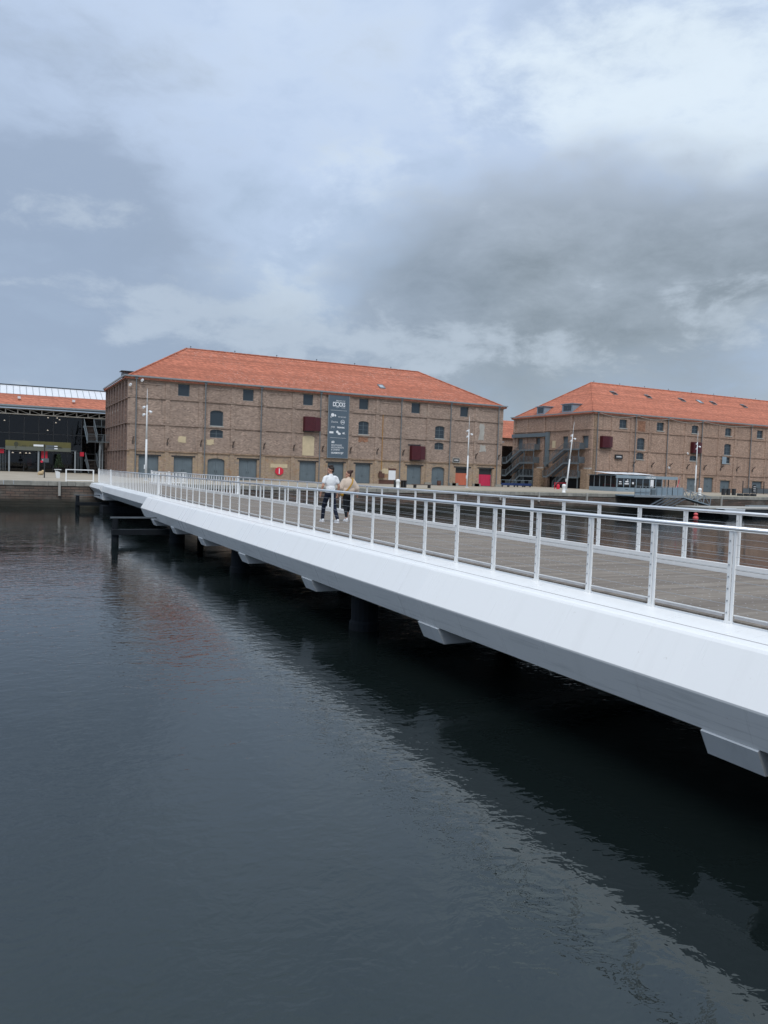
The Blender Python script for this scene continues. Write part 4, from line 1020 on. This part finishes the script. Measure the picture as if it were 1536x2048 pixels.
hsn = thing('hall_banner', 'olive green lettered banner across the market hall entrance', 'banner', (5.7, HY-1.5, 3.2))
hy = HY-1.55; sc_ = (HY-1.55)/HY
MB().box(1.17, 10.06, hy, hy+.06, 3.75, 4.58).build('upper_band', 'olive', hsn); MB().box(1.17, 10.06, hy, hy+.06, 3.17, 3.745).build('lower_band', 'olive_pale', hsn)
text_part('Les', .5, hsn, 3.0, 3.72, hy-.008, 'dtext', wide=.85); text_part('nurrole', .62, hsn, 4.35, 3.72, hy-.008, 'dtext', wide=2.1)
q = MB(); q.lathe((0,0,0), [(.3,0),(.3,.01)], 14); q.v = [(2.6+x, hy-.01-z, 4.05+y*1.2) for x, y, z in q.v]; q.build('emblem', 'dtext', hsn)
MB().box(2.5, 2.62, hy-.012, hy-.002, 3.4, 3.75).build('emblem', 'dtext', hsn)
q = MB(); q.add([(6.8,hy-.01,3.72),(8.9,hy-.01,3.66),(8.7,hy-.01,3.86),(7.5,hy-.01,4.05)], [(0,1,2,3)]); q.build('emblem', 'dtext', hsn, recalc=False)
for x0, x1, z0, z1, lab in ((6.0,6.85,1.95,3.3,'red hanging panels beside the market hall entrance behind the direction sign'),(.35,1.0,2.65,3.25,'red square poster at the left edge of the picture'),(11.4,11.95,2.6,3.25,'red square poster on the slatted screen by the hall stair')):
    s = thing('red_poster', lab, 'poster', ((x0+x1)/2, HY-1.0, z0), 'red posters on the market hall')
    MB().box(x0, x1, HY-1.02, HY-.96, z0, z1).build('sheet', 'red', s); MB().box(x0-.03, x1+.03, HY-1.04, HY-.94, z1, z1+.05).build('bar', 'black', s)

# ================================================================== quay furniture
def lamp_mast(x, y, h, lean, label):
    o = thing('lamp_mast', label, 'lamp post', (x, y, 0), 'white lamp masts on the quay')
    T = lambda z: Vector((x+lean*z, y, z))
    q = MB(); n = 10
    q.tube(T(0), T(h*.45), .125, 12, .095); q.tube(T(h*.45), T(h*.82), .095, 12, .062); q.tube(T(h*.82), T(h), .05, 10, .012); q.build('mast', 'white_dirty', o, smooth=True)
    q = MB(); q.tube(T(0), T(.05), .3, 12); q.build('base_plate', 'white_dirty', o)
    for zf, sx in ((.80, -1), (.755, 1), (.72, -1)):
        p = T(h*zf); q = MB(); q.bar(p, p+Vector((sx*.22, -.1, .0)), .04, .04); e = p+Vector((sx*.22, -.12, 0))
        q.tube(e, e+Vector((sx*.22, -.12, -.12)), .09, 10, .14); q.build('floodlight', 'wtext', o)
    q = MB(); q.box(x-.22, x-.10, y-.16, y-.02, 1.2, 1.65); q.build('control_box', 'white_dirty', o)
    return o
lamp_mast(13.95, 83, 9.55, .000, 'straight white lamp mast in front of the leftmost warehouse doors')
lamp_mast(56.2, 87, 9.5, .0, 'straight white lamp mast in front of the salmon door')
lamp_mast(73.9, 88, 9.95, .098, 'white lamp mast leaning to the right in front of the escape stairs')
lamp_mast(100.2, 88, 9.95, .0, 'white lamp mast beside the gangway in front of the right warehouse')
for x, y, lab in ((38.2,72.6,'white mooring bollard near the picnic bench'),(59.8,71.6,'white mooring bollard at the foot of the leaning lamp mast'),(82.2,71.4,'white mooring bollard beside the gangway')):
    o = MB().lathe((x,y,0), [(.24,0),(.24,.04),(.20,.07),(.19,.62),(.235,.70),(.235,.86),(.17,.97),(.05,1.0)], 16).build('mooring_bollard', 'white', smooth=True)
    tag(o, lab, 'bollard', 'white mooring bollards along the quay')
# picnic table and bench
o = thing('picnic_table', 'dark picnic table in front of the warehouse doors', 'table', (41.6, 78.5, 0))
MB().box(40.9, 42.3, 78.1, 78.9, .78, .85).build('table_top', 'slats', o)
for x in (41.0, 41.35, 41.9, 42.2): MB().box(x-.08, x+.08, 78.2, 78.8, 0, .78).build('leg', 'black', o)
o = thing('bench', 'low dark bench beside the picnic table', 'bench', (44.2, 78, 0))
MB().box(43.0, 45.6, 77.8, 78.3, .36, .44).build('seat', 'slats', o)
for x in (43.3, 45.2): MB().box(x-.1, x+.1, 77.85, 78.25, 0, .36).build('leg', 'black', o)
o = thing('waste_cask', 'dark round cask standing by the arched grey door', 'cask', (58.6, YA-1, 0)); MB().lathe((58.6,YA-1.2,0), [(.26,0),(.32,.25),(.32,.45),(.27,.7)], 12).build('body', 'oxide', o); MB().lathe((58.6,YA-1.2,.7), [(.28,0),(.28,.04)], 12).build('lid', 'black', o)
for i, x in enumerate((95.9, 96.9, 98.1)):
    o = thing('litter_post', ('leftmost','middle','rightmost')[i]+' of three tall black posts before the far grey door', 'post', (x, 79, 0), 'tall black posts on the quay')
    MB().bevbox(x-.22, x+.22, 78.8, 79.2, 0, .9, .04).build('body', 'black', o); MB().box(x-.26, x+.26, 78.75, 79.25, .9, .97).build('cap', 'dark_steel', o)
for i, x in enumerate((95.2, 96.6, 98.0)):
    o = MB().bevbox(x-.3, x+.3, 75.3, 75.9, 0, .34, .05).build('cube_seat', 'black'); tag(o, ('leftmost','middle','rightmost')[i]+' of three low black cube seats near the quay edge', 'seat', 'low cube seats by the quay edge')
# terrace fence and clutter at far right
o = thing('terrace_fence', 'dark fenced terrace in front of the far right warehouse doors', 'fence', (128, 97, 0))
for k in range(9): MB().box(121.5+k*1.9, 121.62+k*1.9, 96.0, 96.1, 0, 1.1 if k % 3 else 2.3).build('post', 'black', o)
for k in range(8): MB().box(121.66+k*1.9, 123.36+k*1.9, 96.02, 96.08, .1, .95).build('panel', 'dark_steel', o)
MB().box(121.5, 136.8, 96.0, 96.1, 1.0, 1.06).build('top_rail', 'black', o)
o = thing('parasol', 'folded dark violet parasol at the far right terrace', 'parasol', (130.5, 97, 0)); M['violet'] = painted('violet canvas', (.06, .055, .09), .8, .2, .2, 3)
MB().tube((130.5,97,0),(130.5,97,3.1),.04,8).build('pole', 'black', o); MB().lathe((130.5,97,0), [(.35,1.0),(.42,1.3),(.2,2.2),(.12,2.9),(.02,3.05)], 10).build('canopy', 'violet', o); MB().box(130.1,130.9,96.6,97.4,0,.1).build('base', 'concrete', o)
o = thing('menu_easel', 'black menu stand on the far right terrace', 'menu stand', (124.3, 96.6, 0)); MB().box(123.9,124.7,95.7,95.76,.3,1.7).build('board', 'black', o)
for k in range(3): MB().box(124.0,124.6,95.68,95.695,.5+k*.38,.58+k*.38).build('line', 'wtext', o)
for x in (123.95,124.65): MB().bar((x,95.75,1.6),(x,96.4,0),.05,.05).build('leg', 'black', o)

# direction sign, bin, sack and tree before the hall
o = thing('direction_sign', 'black direction sign post with pale arms before the market hall', 'sign post', (4.31, 84.2, 0))
MB().tube((4.31,84.2,0),(4.31,84.2,3.35),.06,10).build('post', 'black', o)
for a, b, z, m_ in ((3.3,4.2,3.2,'wtext'),(4.42,5.45,3.18,'dark_steel'),(4.42,5.4,2.95,'dark_steel')): MB().box(a,b,84.15,84.2,z-.09,z+.09).build('arm', m_, o)
for z in (2.95,3.18): MB().box(5.2,5.5,84.13,84.148,z-.05,z+.05).build('arrow', 'wtext', o)
MB().box(4.0,4.7,84.1,84.16,1.55,1.95).build('plate', 'dark_steel', o); text_part('P', .25, o, 4.08, 1.66, 84.09)
q = MB(); q.lathe((0,0,0),[(.12,0),(.12,.02)],12); q.v = [(4.05+x,84.08-z,1.62+y) for x,y,z in q.v]; q.build('roundel','red',o)
o = thing('litter_bin', 'white tapered litter bin with lid before the market hall', 'bin', (5.5, 84.1, 0))
q = MB(); q.add([(5.4,83.85,0),(5.72,83.85,0),(5.72,84.25,0),(5.4,84.25,0),(5.28,83.8,.78),(5.74,83.8,.62),(5.74,84.3,.62),(5.28,84.3,.78)], [(3,2,1,0),(4,5,6,7),(0,1,5,4),(1,2,6,5),(2,3,7,6),(3,0,4,7)]); q.build('body', 'boat', o); MB().box(5.2,5.85,83.7,84.4,.84,.9).build('lid', 'boat', o); MB().box(5.5,5.56,84.0,84.1,.6,.84).build('lid_stem', 'gutter', o)
o = MB().ball((4.75, 100.5, .22), .34, 14, 10, sc=(1,.8,.75)); o.ball((5.0,100.5,.42), .2, 12, 8, sc=(1,.8,1)); o.box(4.4,4.62,100.2,100.5,0,.12); o = o.build('beige_sack', 'sack', smooth=True); tag(o, 'small beige sack lying on the paving left of the litter bin', 'sack')
random.seed(9)
tr_ = thing('potted_tree', 'dark bushy potted tree beside the market hall entrance', 'tree', (8.3, 124, 0))
MB().lathe((8.3,124,0), [(.35,0),(.45,.55),(.48,.6)], 14).build('pot', 'black', tr_)
q = MB(); q.tube((8.3,124,.5),(8.32,124,1.2),.06,8,.045); 
for k in range(5): a = k*1.26; q.tube((8.32,124,1.0+.1*k),(8.32+.4*cos(a),124+.4*sin(a),1.5+.15*k),.03,6,.012)
q.build('trunk', 'bark', tr_)
q = MB()
for k in range(900):
    a, zf = random.uniform(0, 2*pi), random.random(); r = .78*(1-.75*zf)*sqrt(random.random())*random.uniform(.75,1.15); c = Vector((8.3+r*cos(a), 124+r*sin(a), .8+2.0*zf)); n_ = Vector((random.gauss(0,1),random.gauss(0,1),random.gauss(0,1))).normalized(); t1 = n_.orthogonal().normalized()*.07; t2 = n_.cross(t1)*.7; q.add([c-t1, c+t2, c+t1, c-t2], [(0,1,2,3)])
q.build('crown', 'leaf', tr_, recalc=False)

# hand carts in the gap
for i, x in enumerate((72.6, 74.4, 76.6, 78.6)):
    y = 101.6+.7*i; o = thing('hand_cart', ('leftmost','second','third','rightmost')[i]+' of four blue railed carts parked between the warehouses', 'cart', (x, y, 0), 'blue carts between the warehouses')
    MB().box(x-.8, x+.8, y-.4, y+.4, .25, .62).build('tray', 'blue', o)
    for xx_ in (x-.8, x+.76): MB().box(xx_, xx_+.05, y-.4, y+.4, .62, 1.15).build('end_frame', 'grey_paint', o)
    MB().box(x-.8, x+.8, y-.42, y-.38, 1.1, 1.15).build('rail', 'grey_light', o)
    for xx_ in (x-.55, x+.55): q = MB(); q.tube((xx_,y-.42,.16),(xx_,y-.34,.16),.15,12); q.build('wheel', 'black', o)
o = thing('red_barrier', 'red tubular barrier with a red drum beside the leaning lamp mast', 'barrier', (76.6, 93.5, 0))
MB().bar((76.2,93.5,.95),(78.6,93.5,.95),.07,.07).build('rail','red',o)
for x in (76.3,78.5): MB().box(x-.04,x+.04,93.46,93.54,0,.95).build('upright','red',o)
MB().lathe((76.7,93.2,0),[(.26,0),(.26,.5),(.2,.72),(.05,.78)],12).build('drum','red',o)

# ================================================================== waterside kiosk, terrace, gangway, pontoon
K = thing('kiosk', 'low blue grey glazed restaurant kiosk on the quay by the right warehouse', 'kiosk', (82.5, 86.5, 0))
ky = 86.5
MB().box(82.2, 91.3, ky, ky+.1, 0, .62).build('front_panel', 'grey_light', K)
fx = [82.2, 83.5, 84.75, 86.0, 87.35, 88.7, 90.0, 91.3]
for a, b in zip(fx, fx[1:]):
    MB().box(a+.05, b-.05, ky+.03, ky+.06, .66, 1.96).build('pane', 'kioskglass', K)
for a in fx+[92.7, 94.35]: MB().box(a-.05, a+.05, ky-.02, ky+.10, .0 if a > 91 else .62, 2.0).build('mullion', 'grey_light' if a < 92 else 'black', K)
MB().box(82.0, 94.5, ky-.08, ky+.12, 2.0, 2.46).build('fascia', 'grey_light', K)
MB().box(82.05, 94.4, ky+.12, 92.6, 2.35, 2.44).build('roof', 'grey_paint', K)
text_part("L'ESCALE", .34, K, 87.8, 2.10, ky-.088, wide=2.0, bold=.01)
for a in (82.6, 84.9, 87.2, 89.6): 
    q = MB(); q.add([(a-.9,91.2,2.92),(a+1.0,91.2,2.92),(a+1.3,87.4,2.60),(a-.6,87.4,2.60)], [(0,1,2,3)]); q.build('awning', 'wtext', K, recalc=False)
    MB().box(a+.1, a+.2, 87.4, 91.2, 2.44, 2.58).build('awning_beam', 'grey_light', K)
MB().box(82.2, 82.3, ky+.1, 92.5, 0, .62).build('side_panel', 'grey_light', K)
for k in range(5): 
    y = ky+.15+k*1.2; MB().box(82.24, 82.27, y+.05, y+1.12, .66, 2.3).build('pane', 'kioskglass', K); MB().box(82.2, 82.32, y-.03, y+.04, .62, 2.35).build('mullion', 'gutter', K)
MB().box(91.3, 91.4, ky+.1, 92.5, 0, 2.35).build('partition', 'grey_paint', K); MB().box(82.3, 91.3, 92.4, 92.5, 0, 2.35).build('rear_wall', 'black', K)
for a, z, w_, h_ in ((82.6,1.45,.45,.16),(82.55,1.15,.6,.1),(83.85,1.5,.6,.2),(83.7,1.18,.85,.17),(84.2,1.75,.2,.16),(85.2,1.3,.35,.3)):
    MB().box(a, a+w_, ky+.022, ky+.028, z-h_/2, z+h_/2).build('window_sticker', 'wtext', K)
MB().box(88.85, 89.5, ky-.06, ky-.03, .75, 1.9).build('menu_board', 'wtext', K)
MB().box(83.9, 84.4, ky-.012, ky-.002, .3, .36).build('letter_slot', 'black', K)
T_ = thing('terrace_deck', 'blue grey panelled terrace deck jutting over the water from the quay', 'terrace', (70, 67, 0))
MB().box(66.3, 74.1, 66.9, 70.0, -.16, -.02).build('floor', 'grey_light', T_); MB().box(66.3, 74.1, 66.8, 66.9, -.22, .02).build('edge_beam', 'gutter', T_)
for k in range(6):
    a = 68.75+k*.89; MB().box(a+.03, a+.86, 66.86, 66.9, .06, .72 if k < 1 else .98).build('panel', 'grey_light' if k % 2 else 'grey_paint' if k == 0 else 'grey_light', T_)
for k in range(10): a = 66.35+k*.86; MB().box(a-.03, a+.03, 66.86, 66.92, 0, 1.08).build('post', 'gutter', T_)
for z in (1.06, .8): MB().bar((66.3,66.88,z),(74.1,66.88,z),.05,.045).build('rail', 'gutter', T_)
MB().box(66.4, 68.7, 66.86, 66.9, .05, .55).build('panel', 'grey_light', T_)
for z in (.35,): MB().bar((66.3,66.84,z),(68.8,66.84,z),.04,.04).build('rail', 'gutter', T_)
for k in range(5): a = 71.2+k*.93; MB().bar((a-.1,66.95,-.23),(a-1.3,68.6,-1.55),.13,.16).build('strut', 'white_dirty', T_)
G = thing('gangway', 'pale steel truss gangway sloping from the terrace down to the pontoon', 'gangway', (76, 67, 0))
ga, gb = Vector((74.15,66.9,-.1)), Vector((78.9,66.9,-1.05))
MB().bar(ga+Vector((0,.5,-.03)), gb+Vector((0,.5,-.03)), 1.1, .08).build('walkway', 'grey_light', G)
for yy in (0., 1.0):
    a, b = ga+Vector((0,yy,0)), gb+Vector((0,yy,0)); U = Vector((.12,0,1.0))
    MB().bar(a, b, .07, .10).build('bottom_chord', 'gutter', G); MB().bar(a+U, b+U, .06, .07).build('top_chord', 'gutter', G)
    for k in range(5):
        p, p2 = a.lerp(b, k/4), a.lerp(b, min(1, (k+1)/4)); MB().bar(p, p+U, .06, .06, up=(1,0,0)).build('upright', 'gutter', G)
        if k < 4: MB().bar(p2 if k % 2 else p, (p+U) if k % 2 else (p2+U), .06, .07, up=(0,1,0)).build('brace', 'gutter', G)
Pn = thing('pontoon', 'low dark floating pontoon along the quay at right', 'pontoon', (90, 63, WATER))
MB().box(71.2, 112, 60.5, 65.2, -1.2, -1.06).build('deck', 'concrete', Pn); MB().box(71.3, 111.9, 60.6, 65.1, -1.62, -1.2).build('fender', 'black', Pn)
for k in range(6): a = 72.5+k*6.6; MB().box(a, a+4.6, 60.9, 64.8, -2.6, -1.62).build('float', 'darkpier', Pn)
MB().box(83, 108, 64.6, 65.1, -1.06, -.9).build('kerb', 'gutter', Pn)
bo = thing('small_boat', 'small white flat hull moored against the pontoon at right', 'boat', (74, 60, WATER))
q = MB(); q.add([(71.9,59.0,-1.12),(75.3,59.0,-1.15),(75.3,60.2,-1.15),(71.9,60.2,-1.12),(72.5,59.07,-1.50),(75.3,59.07,-1.50),(75.3,60.13,-1.50),(72.5,60.13,-1.50)], [(0,1,2,3),(7,6,5,4),(0,4,5,1),(1,5,6,2),(2,6,7,3),(3,7,4,0)]); q.build('hull', 'boat', bo)
q = MB(); q.add([(72.52,59.08,-1.503),(75.29,59.08,-1.503),(75.29,60.12,-1.503),(72.52,60.12,-1.503),(73.2,59.25,-2.4),(75.2,59.25,-2.4),(75.2,59.95,-2.4),(73.2,59.95,-2.4)], [(0,1,2,3),(7,6,5,4),(0,4,5,1),(1,5,6,2),(2,6,7,3),(3,7,4,0)]); q.build('lower_hull', 'black', bo)
MB().box(72.2, 75.2, 59.07, 60.13, -1.149, -1.13).build('deck', 'gutter', bo)
for y in (59.0, 60.15): MB().box(72.0, 75.3, y, y+.06, -1.148, -1.08).build('gunwale', 'boat', bo)
# buoy
bu = thing('mooring_buoy', 'red round mooring buoy floating in the basin beyond the bridge', 'buoy', (62.7, 54.8, WATER))
MB().ball((62.7,54.8,-1.90), .27, 16, 10).build('float', 'buoyred', bu, smooth=True); MB().ball((62.7,54.8,-1.50), .21, 14, 8, sc=(1,1,.85)).build('top_float', 'buoyred', bu, smooth=True); MB().tube((62.7,54.8,-1.65),(62.7,54.8,-1.45),.05,8).build('stem', 'black', bu)
# flag on the terrace
fl = thing('flag', 'small red and white flag on a pole at the end of the terrace', 'flag', (74.0, 67.4, 0))
MB().tube((74.05,67.4,0),(74.05,67.4,2.4),.025,8).build('pole', 'gutter', fl)
q = MB(); n = 6; vs = []; 
for k in range(n+1):
    f = k/n; vs += [(74.03-.42*f, 67.4+.06*sin(f*7), 2.0-.95*f+.1), (74.03-.55*f, 67.4+.06*sin(f*7+1), 1.55-.75*f)]
q.add(vs, [(2*k,2*k+2,2*k+3,2*k+1) for k in range(n)]); q.m = [0,0,1,0,0,1]; q.build('cloth', ['red','wtext'], fl, recalc=False)

# ================================================================== people
def cap(mb, a, b, r, r2=None, n=12):
    r2 = r if r2 is None else r2
    mb.tube(a, b, r, n, r2); mb.ball(a, r, n, 8); mb.ball(b, r2, n, 8); return mb
def ell(mb, c, rx, ry, rz, rot=0.):
    o = len(mb.v); mb.ball((0,0,0), 1., 20, 14)
    for i in range(o, len(mb.v)):
        v = mb.v[i]; x, y, z = v[0]*rx, v[1]*ry, v[2]*rz
        mb.v[i] = (c[0]+x*cos(rot)-y*sin(rot), c[1]+x*sin(rot)+y*cos(rot), c[2]+z)
    return mb
def organic(mb, name, m, parent, voxel=.012, smooth=4, off=(0,0,0), rotz=0.):
    me = bpy.data.meshes.new('tmp'); me.from_pydata(mb.v, [], mb.f)
    bm = bmesh.new(); bm.from_mesh(me); bmesh.ops.recalc_face_normals(bm, faces=bm.faces); bm.to_mesh(me); bm.free()
    t = bpy.data.objects.new('tmp', me); COL.objects.link(t)
    r = t.modifiers.new('r', 'REMESH'); r.mode = 'VOXEL'; r.voxel_size = voxel
    if smooth: s = t.modifiers.new('s', 'SMOOTH'); s.factor = .5; s.iterations = smooth
    bpy.context.view_layer.update()
    out = bpy.data.meshes.new_from_object(t.evaluated_get(bpy.context.evaluated_depsgraph_get()))
    bpy.data.objects.remove(t); bpy.data.meshes.remove(me)
    out.name = name; out.materials.clear(); out.materials.append(M[m]); out.polygons.foreach_set('use_smooth', [True]*len(out.polygons))
    ob = bpy.data.objects.new(name, out); COL.objects.link(ob); ob.parent = parent; return ob
def hand(mb, w_, d_, side, s=1.):
    """relaxed hand hanging from wrist w_ along direction d_: palm, four unequal bent fingers, thumb on the inner side"""
    w_, d_ = Vector(w_), Vector(d_).normalized(); f = Vector((0,1,0)); f = (f-d_*f.dot(d_)).normalized(); inn = Vector((-side,0,0))
    cap(mb, w_, w_+d_*.055*s, .022*s, .028*s); pc = w_+d_*.06*s
    for k in range(-2, 3): cap(mb, w_+d_*.03*s, pc+f*.012*k*s+d_*.03*s, .016*s, .014*s, 8)
    for k, L in ((1.5,.070),(.5,.080),(-.5,.075),(-1.5,.058)):
        a = pc+f*.017*k*s+d_*.03*s; b = a+(d_*.75+inn*.25)*L*.55*s; c = b+(d_*.45+inn*.65)*L*.5*s
        cap(mb, a, b, .0095*s, .009*s, 8); cap(mb, b, c, .009*s, .0075*s, 8)
    a = w_+d_*.03*s+f*.02*s; b = a+(d_*.5+f*.55+inn*.3)*.04*s; c = b+(d_*.85+f*.2+inn*.2)*.032*s
    cap(mb, a, b, .012*s, .0105*s, 8); cap(mb, b, c, .0105*s, .008*s, 8)
def head(mb, c, look, s=1.):
    """skull, jaw, nose, ears, brow and lips; look = heading of the face"""
    cx, cy, cz = c; ca, sa = cos(look), sin(look)
    L = lambda x, y, z: (cx+(x*ca-y*sa)*s, cy+(x*sa+y*ca)*s, cz+z*s)
    ell(mb, L(0,-.01,.02), .074*s, .095*s, .100*s, look); ell(mb, L(0,.035,-.055), .054*s, .058*s, .062*s, look)
    cap(mb, L(0,.085,.02), L(0,.106,-.018), .010*s, .015*s, 8); ell(mb, L(0,.09,-.062), .026*s, .012*s, .009*s, look); ell(mb, L(0,.085,-.095), .022*s, .018*s, .018*s, look)
    for e in (-1, 1): ell(mb, L(.076*e,-.01,-.012), .010*s, .022*s, .033*s, look); ell(mb, L(.03*e,.082,.028), .022*s, .012*s, .009*s, look)
    return L
def eyes(parent, L, s):
    for e in (-1, 1):
        q = MB(); q.ball(L(.030*e,.082,.008), .011*s, 10, 8); o = q.build('eye', 'hair', None); o.parent = parent
def person(loc, label, rotz):
    o = thing('person', label, 'person', loc); o.rotation_euler.z = rotz; return o

# man in white T-shirt, mid-stride, face turned left
mp = person((9.50, 22.65, 0), 'person in white T-shirt and dark trousers walking away on the bridge', radians(4))
st = .27
hipL, hipR = (-.09,.0,.92), (.09,.0,.92); knL, knR = (-.11,.22,.50), (.12,-.06,.50); anL, anR = (-.13,st-.03,.095), (.13,-st-.02,.13)
bd = MB(); ell(bd, (0,.0,1.27), .165, .10, .24); ell(bd, (0,0,1.02), .145, .10, .17); cap(bd, (-.15,0,1.43), (.15,0,1.43), .055)
cap(bd, (0,-.01,1.42), (0,.01,1.58), .058, .054)
Lm = head(bd, (0,.012,1.675), radians(48), 1.06)
elL, elR, wrL, wrR = (-.275,-.02,1.165), (.285,-.03,1.165), (-.30,.07,.925), (.285,.04,.935)
for s_, e_, w_, sd_ in (((-.195,0,1.42), elL, wrL, -1), ((.195,0,1.42), elR, wrR, 1)):
    cap(bd, s_, e_, .052, .042); cap(bd, e_, w_, .043, .029); hand(bd, w_, Vector(w_)-Vector(e_), sd_, 1.08)
for h_, k_, a_ in ((hipL,knL,anL),(hipR,knR,anR)): cap(bd, h_, k_, .075, .05); cap(bd, k_, a_, .05, .036)
organic(bd, 'body', 'skin', mp, .0085, 3)
eyes(mp, Lm, 1.06)
sh = MB(); ell(sh, (0,.0,1.29), .192, .120, .235); ell(sh, (0,.0,1.09), .168, .120, .20); cap(sh, (-.155,0,1.435), (.155,0,1.435), .068); ell(sh, (0,0,.985), .176, .126, .11); cap(sh, (0,-.01,1.46), (0,.0,1.515), .075, .066)
for s_, e_ in (((-.20,0,1.41), elL), ((.20,0,1.41), elR)):
    e2 = Vector(s_).lerp(Vector(e_), .50); cap(sh, s_, e2, .068, .070)
for k in range(5): cap(sh, (-.12+.05*k, -.118, 1.02+.02*(k%2)), (-.06+.05*k, -.124, 1.14), .014, .007, 8)
organic(sh, 't_shirt', 'tee', mp, .012, 4)
tr = MB(); ell(tr, (0,0,.93), .175, .128, .125)
for h_, k_, a_ in ((hipL,knL,anL),(hipR,knR,anR)): cap(tr, h_, k_, .096, .072); cap(tr, k_, (a_[0],a_[1],a_[2]+.03), .072, .058)
organic(tr, 'trousers', 'navy', mp, .012, 4)
hr = MB(); c0 = Lm(0,-.02,.045); ell(hr, c0, .083, .098, .092, radians(48)); ell(hr, Lm(0,.02,.115), .066, .080, .045, radians(48))
random.seed(4)
for k in range(26): ell(hr, Lm(random.uniform(-.055,.055), random.uniform(-.07,.085), .118+random.uniform(-.012,.02)), .022, .022, .026)
ell(hr, Lm(0,-.07,-.03), .06, .038, .06, radians(48)); organic(hr, 'hair', 'hair', mp, .009, 2)
for a_, pitch_ in ((anL, .0), (anR, .35)):
    q = MB(); x, y, z = a_; z0 = .035 if pitch_ == 0 else .05
    ell(q, (x,y+.055,z0+.012), .045, .13, .042); ell(q, (x,y-.03,z0+.03), .042, .06, .06); q.box(x-.043, x+.043, y-.075, y+.175, .0, .03)
    organic(q, 'shoe', 'shoe', mp, .010, 2)

# woman in oatmeal knit with a mustard bag, looking left
wp = person((10.34, 23.15, 0), 'person in oatmeal knit with mustard shoulder bag walking away on the bridge', radians(4))
hipL, hipR = (-.085,0,.86), (.085,0,.86); knL, knR = (-.06,.06,.47), (.07,.05,.47); anL, anR = (-.07,-.06,.09), (.08,.20,.085)
bd = MB(); ell(bd, (0,0,1.2), .14, .095, .22); cap(bd, (-.13,0,1.33), (.13,0,1.33), .05); cap(bd, (0,-.01,1.33), (0,.01,1.475), .048, .045); ell(bd, (0,0,.96), .14, .10, .16)
Lw = head(bd, (0,.015,1.555), radians(72), .98)
elL, elR, wrL, wrR = (-.27,.0,1.10), (.30,-.02,1.10), (-.24,.10,.90), (.36,.03,.90)
for s_, e_, w_, sd_ in (((-.17,0,1.32), elL, wrL, -1), ((.17,0,1.32), elR, wrR, 1)):
    cap(bd, s_, e_, .043, .036); cap(bd, e_, w_, .036, .025); hand(bd, w_, Vector(w_)-Vector(e_), sd_, .95)
for h_, k_, a_ in ((hipL,knL,anL),(hipR,knR,anR)): cap(bd, h_, k_, .07, .045); cap(bd, k_, a_, .046, .032)
organic(bd, 'body', 'skin', wp, .0085, 3); eyes(wp, Lw, .98)
kn = MB(); ell(kn, (0,-.01,1.20), .215, .15, .23); ell(kn, (0,-.01,1.03), .235, .155, .16); cap(kn, (-.13,0,1.35), (.13,0,1.35), .07); cap(kn, (0,-.01,1.36), (0,0,1.42), .075, .062)
for s_, e_, w_ in (((-.16,0,1.33), elL, wrL), ((.16,0,1.33), elR, wrR)):
    e2 = Vector(e_).lerp(Vector(w_), .55); cap(kn, s_, e_, .085, .105); cap(kn, e_, e2, .105, .085)
organic(kn, 'knit_top', 'cream', wp, .013, 5)
tr = MB(); ell(tr, (0,-.01,.88), .175, .145, .14)
for h_, k_, a_ in ((hipL,knL,anL),(hipR,knR,anR)): cap(tr, h_, k_, .098, .066); cap(tr, k_, (a_[0],a_[1],a_[2]+.09), .066, .046)
organic(tr, 'trousers', 'char', wp, .012, 4)
hr = MB(); ell(hr, Lw(0,-.022,.04), .080, .092, .088, radians(72)); ell(hr, Lw(0,-.055,-.02), .062, .045, .07, radians(72)); ell(hr, Lw(0,-.11,.095), .050, .050, .048)
for k in range(8): a = k*.8; ell(hr, Lw(.035*cos(a),-.11+.035*sin(a),.10+.01*(k%3)), .025, .025, .025)
organic(hr, 'hair', 'hair2', wp, .009, 2)
for x, y, z in (anL, anR):
    q = MB(); ell(q, (x,y+.05,.045), .042, .12, .04); ell(q, (x,y-.03,.06), .038, .055, .055); q.box(x-.04, x+.04, y-.07, y+.16, 0, .028); organic(q, 'shoe', 'shoe', wp, .010, 2)
# mustard bag at the left hip, strap across the back
bg = thing('shoulder_bag', 'mustard yellow bag hanging at the hip of the person in knit', 'bag', (10.34, 23.15, 0)); bg.rotation_euler.z = radians(4)
q = MB(); ell(q, (-.235,-.02,.90), .045, .10, .085); cap(q, (-.24,-.09,.95), (-.24,.05,.95), .028); organic(q, 'pouch', 'mustard', bg, .011, 3)
q = MB(); path = [(.125,.06,1.435),(.13,-.03,1.435),(.11,-.11,1.37),(.06,-.162,1.27),(-.02,-.178,1.16),(-.12,-.168,1.04),(-.20,-.12,.97)]
for a, b in zip(path, path[1:]): q.bar(a, b, .045, .012, up=(0,-1,.4))
o = MB(); o.v, o.f, o.m = q.v, q.f, q.m; s_ob = q.build('strap', 'mustard', None); s_ob.parent = bg
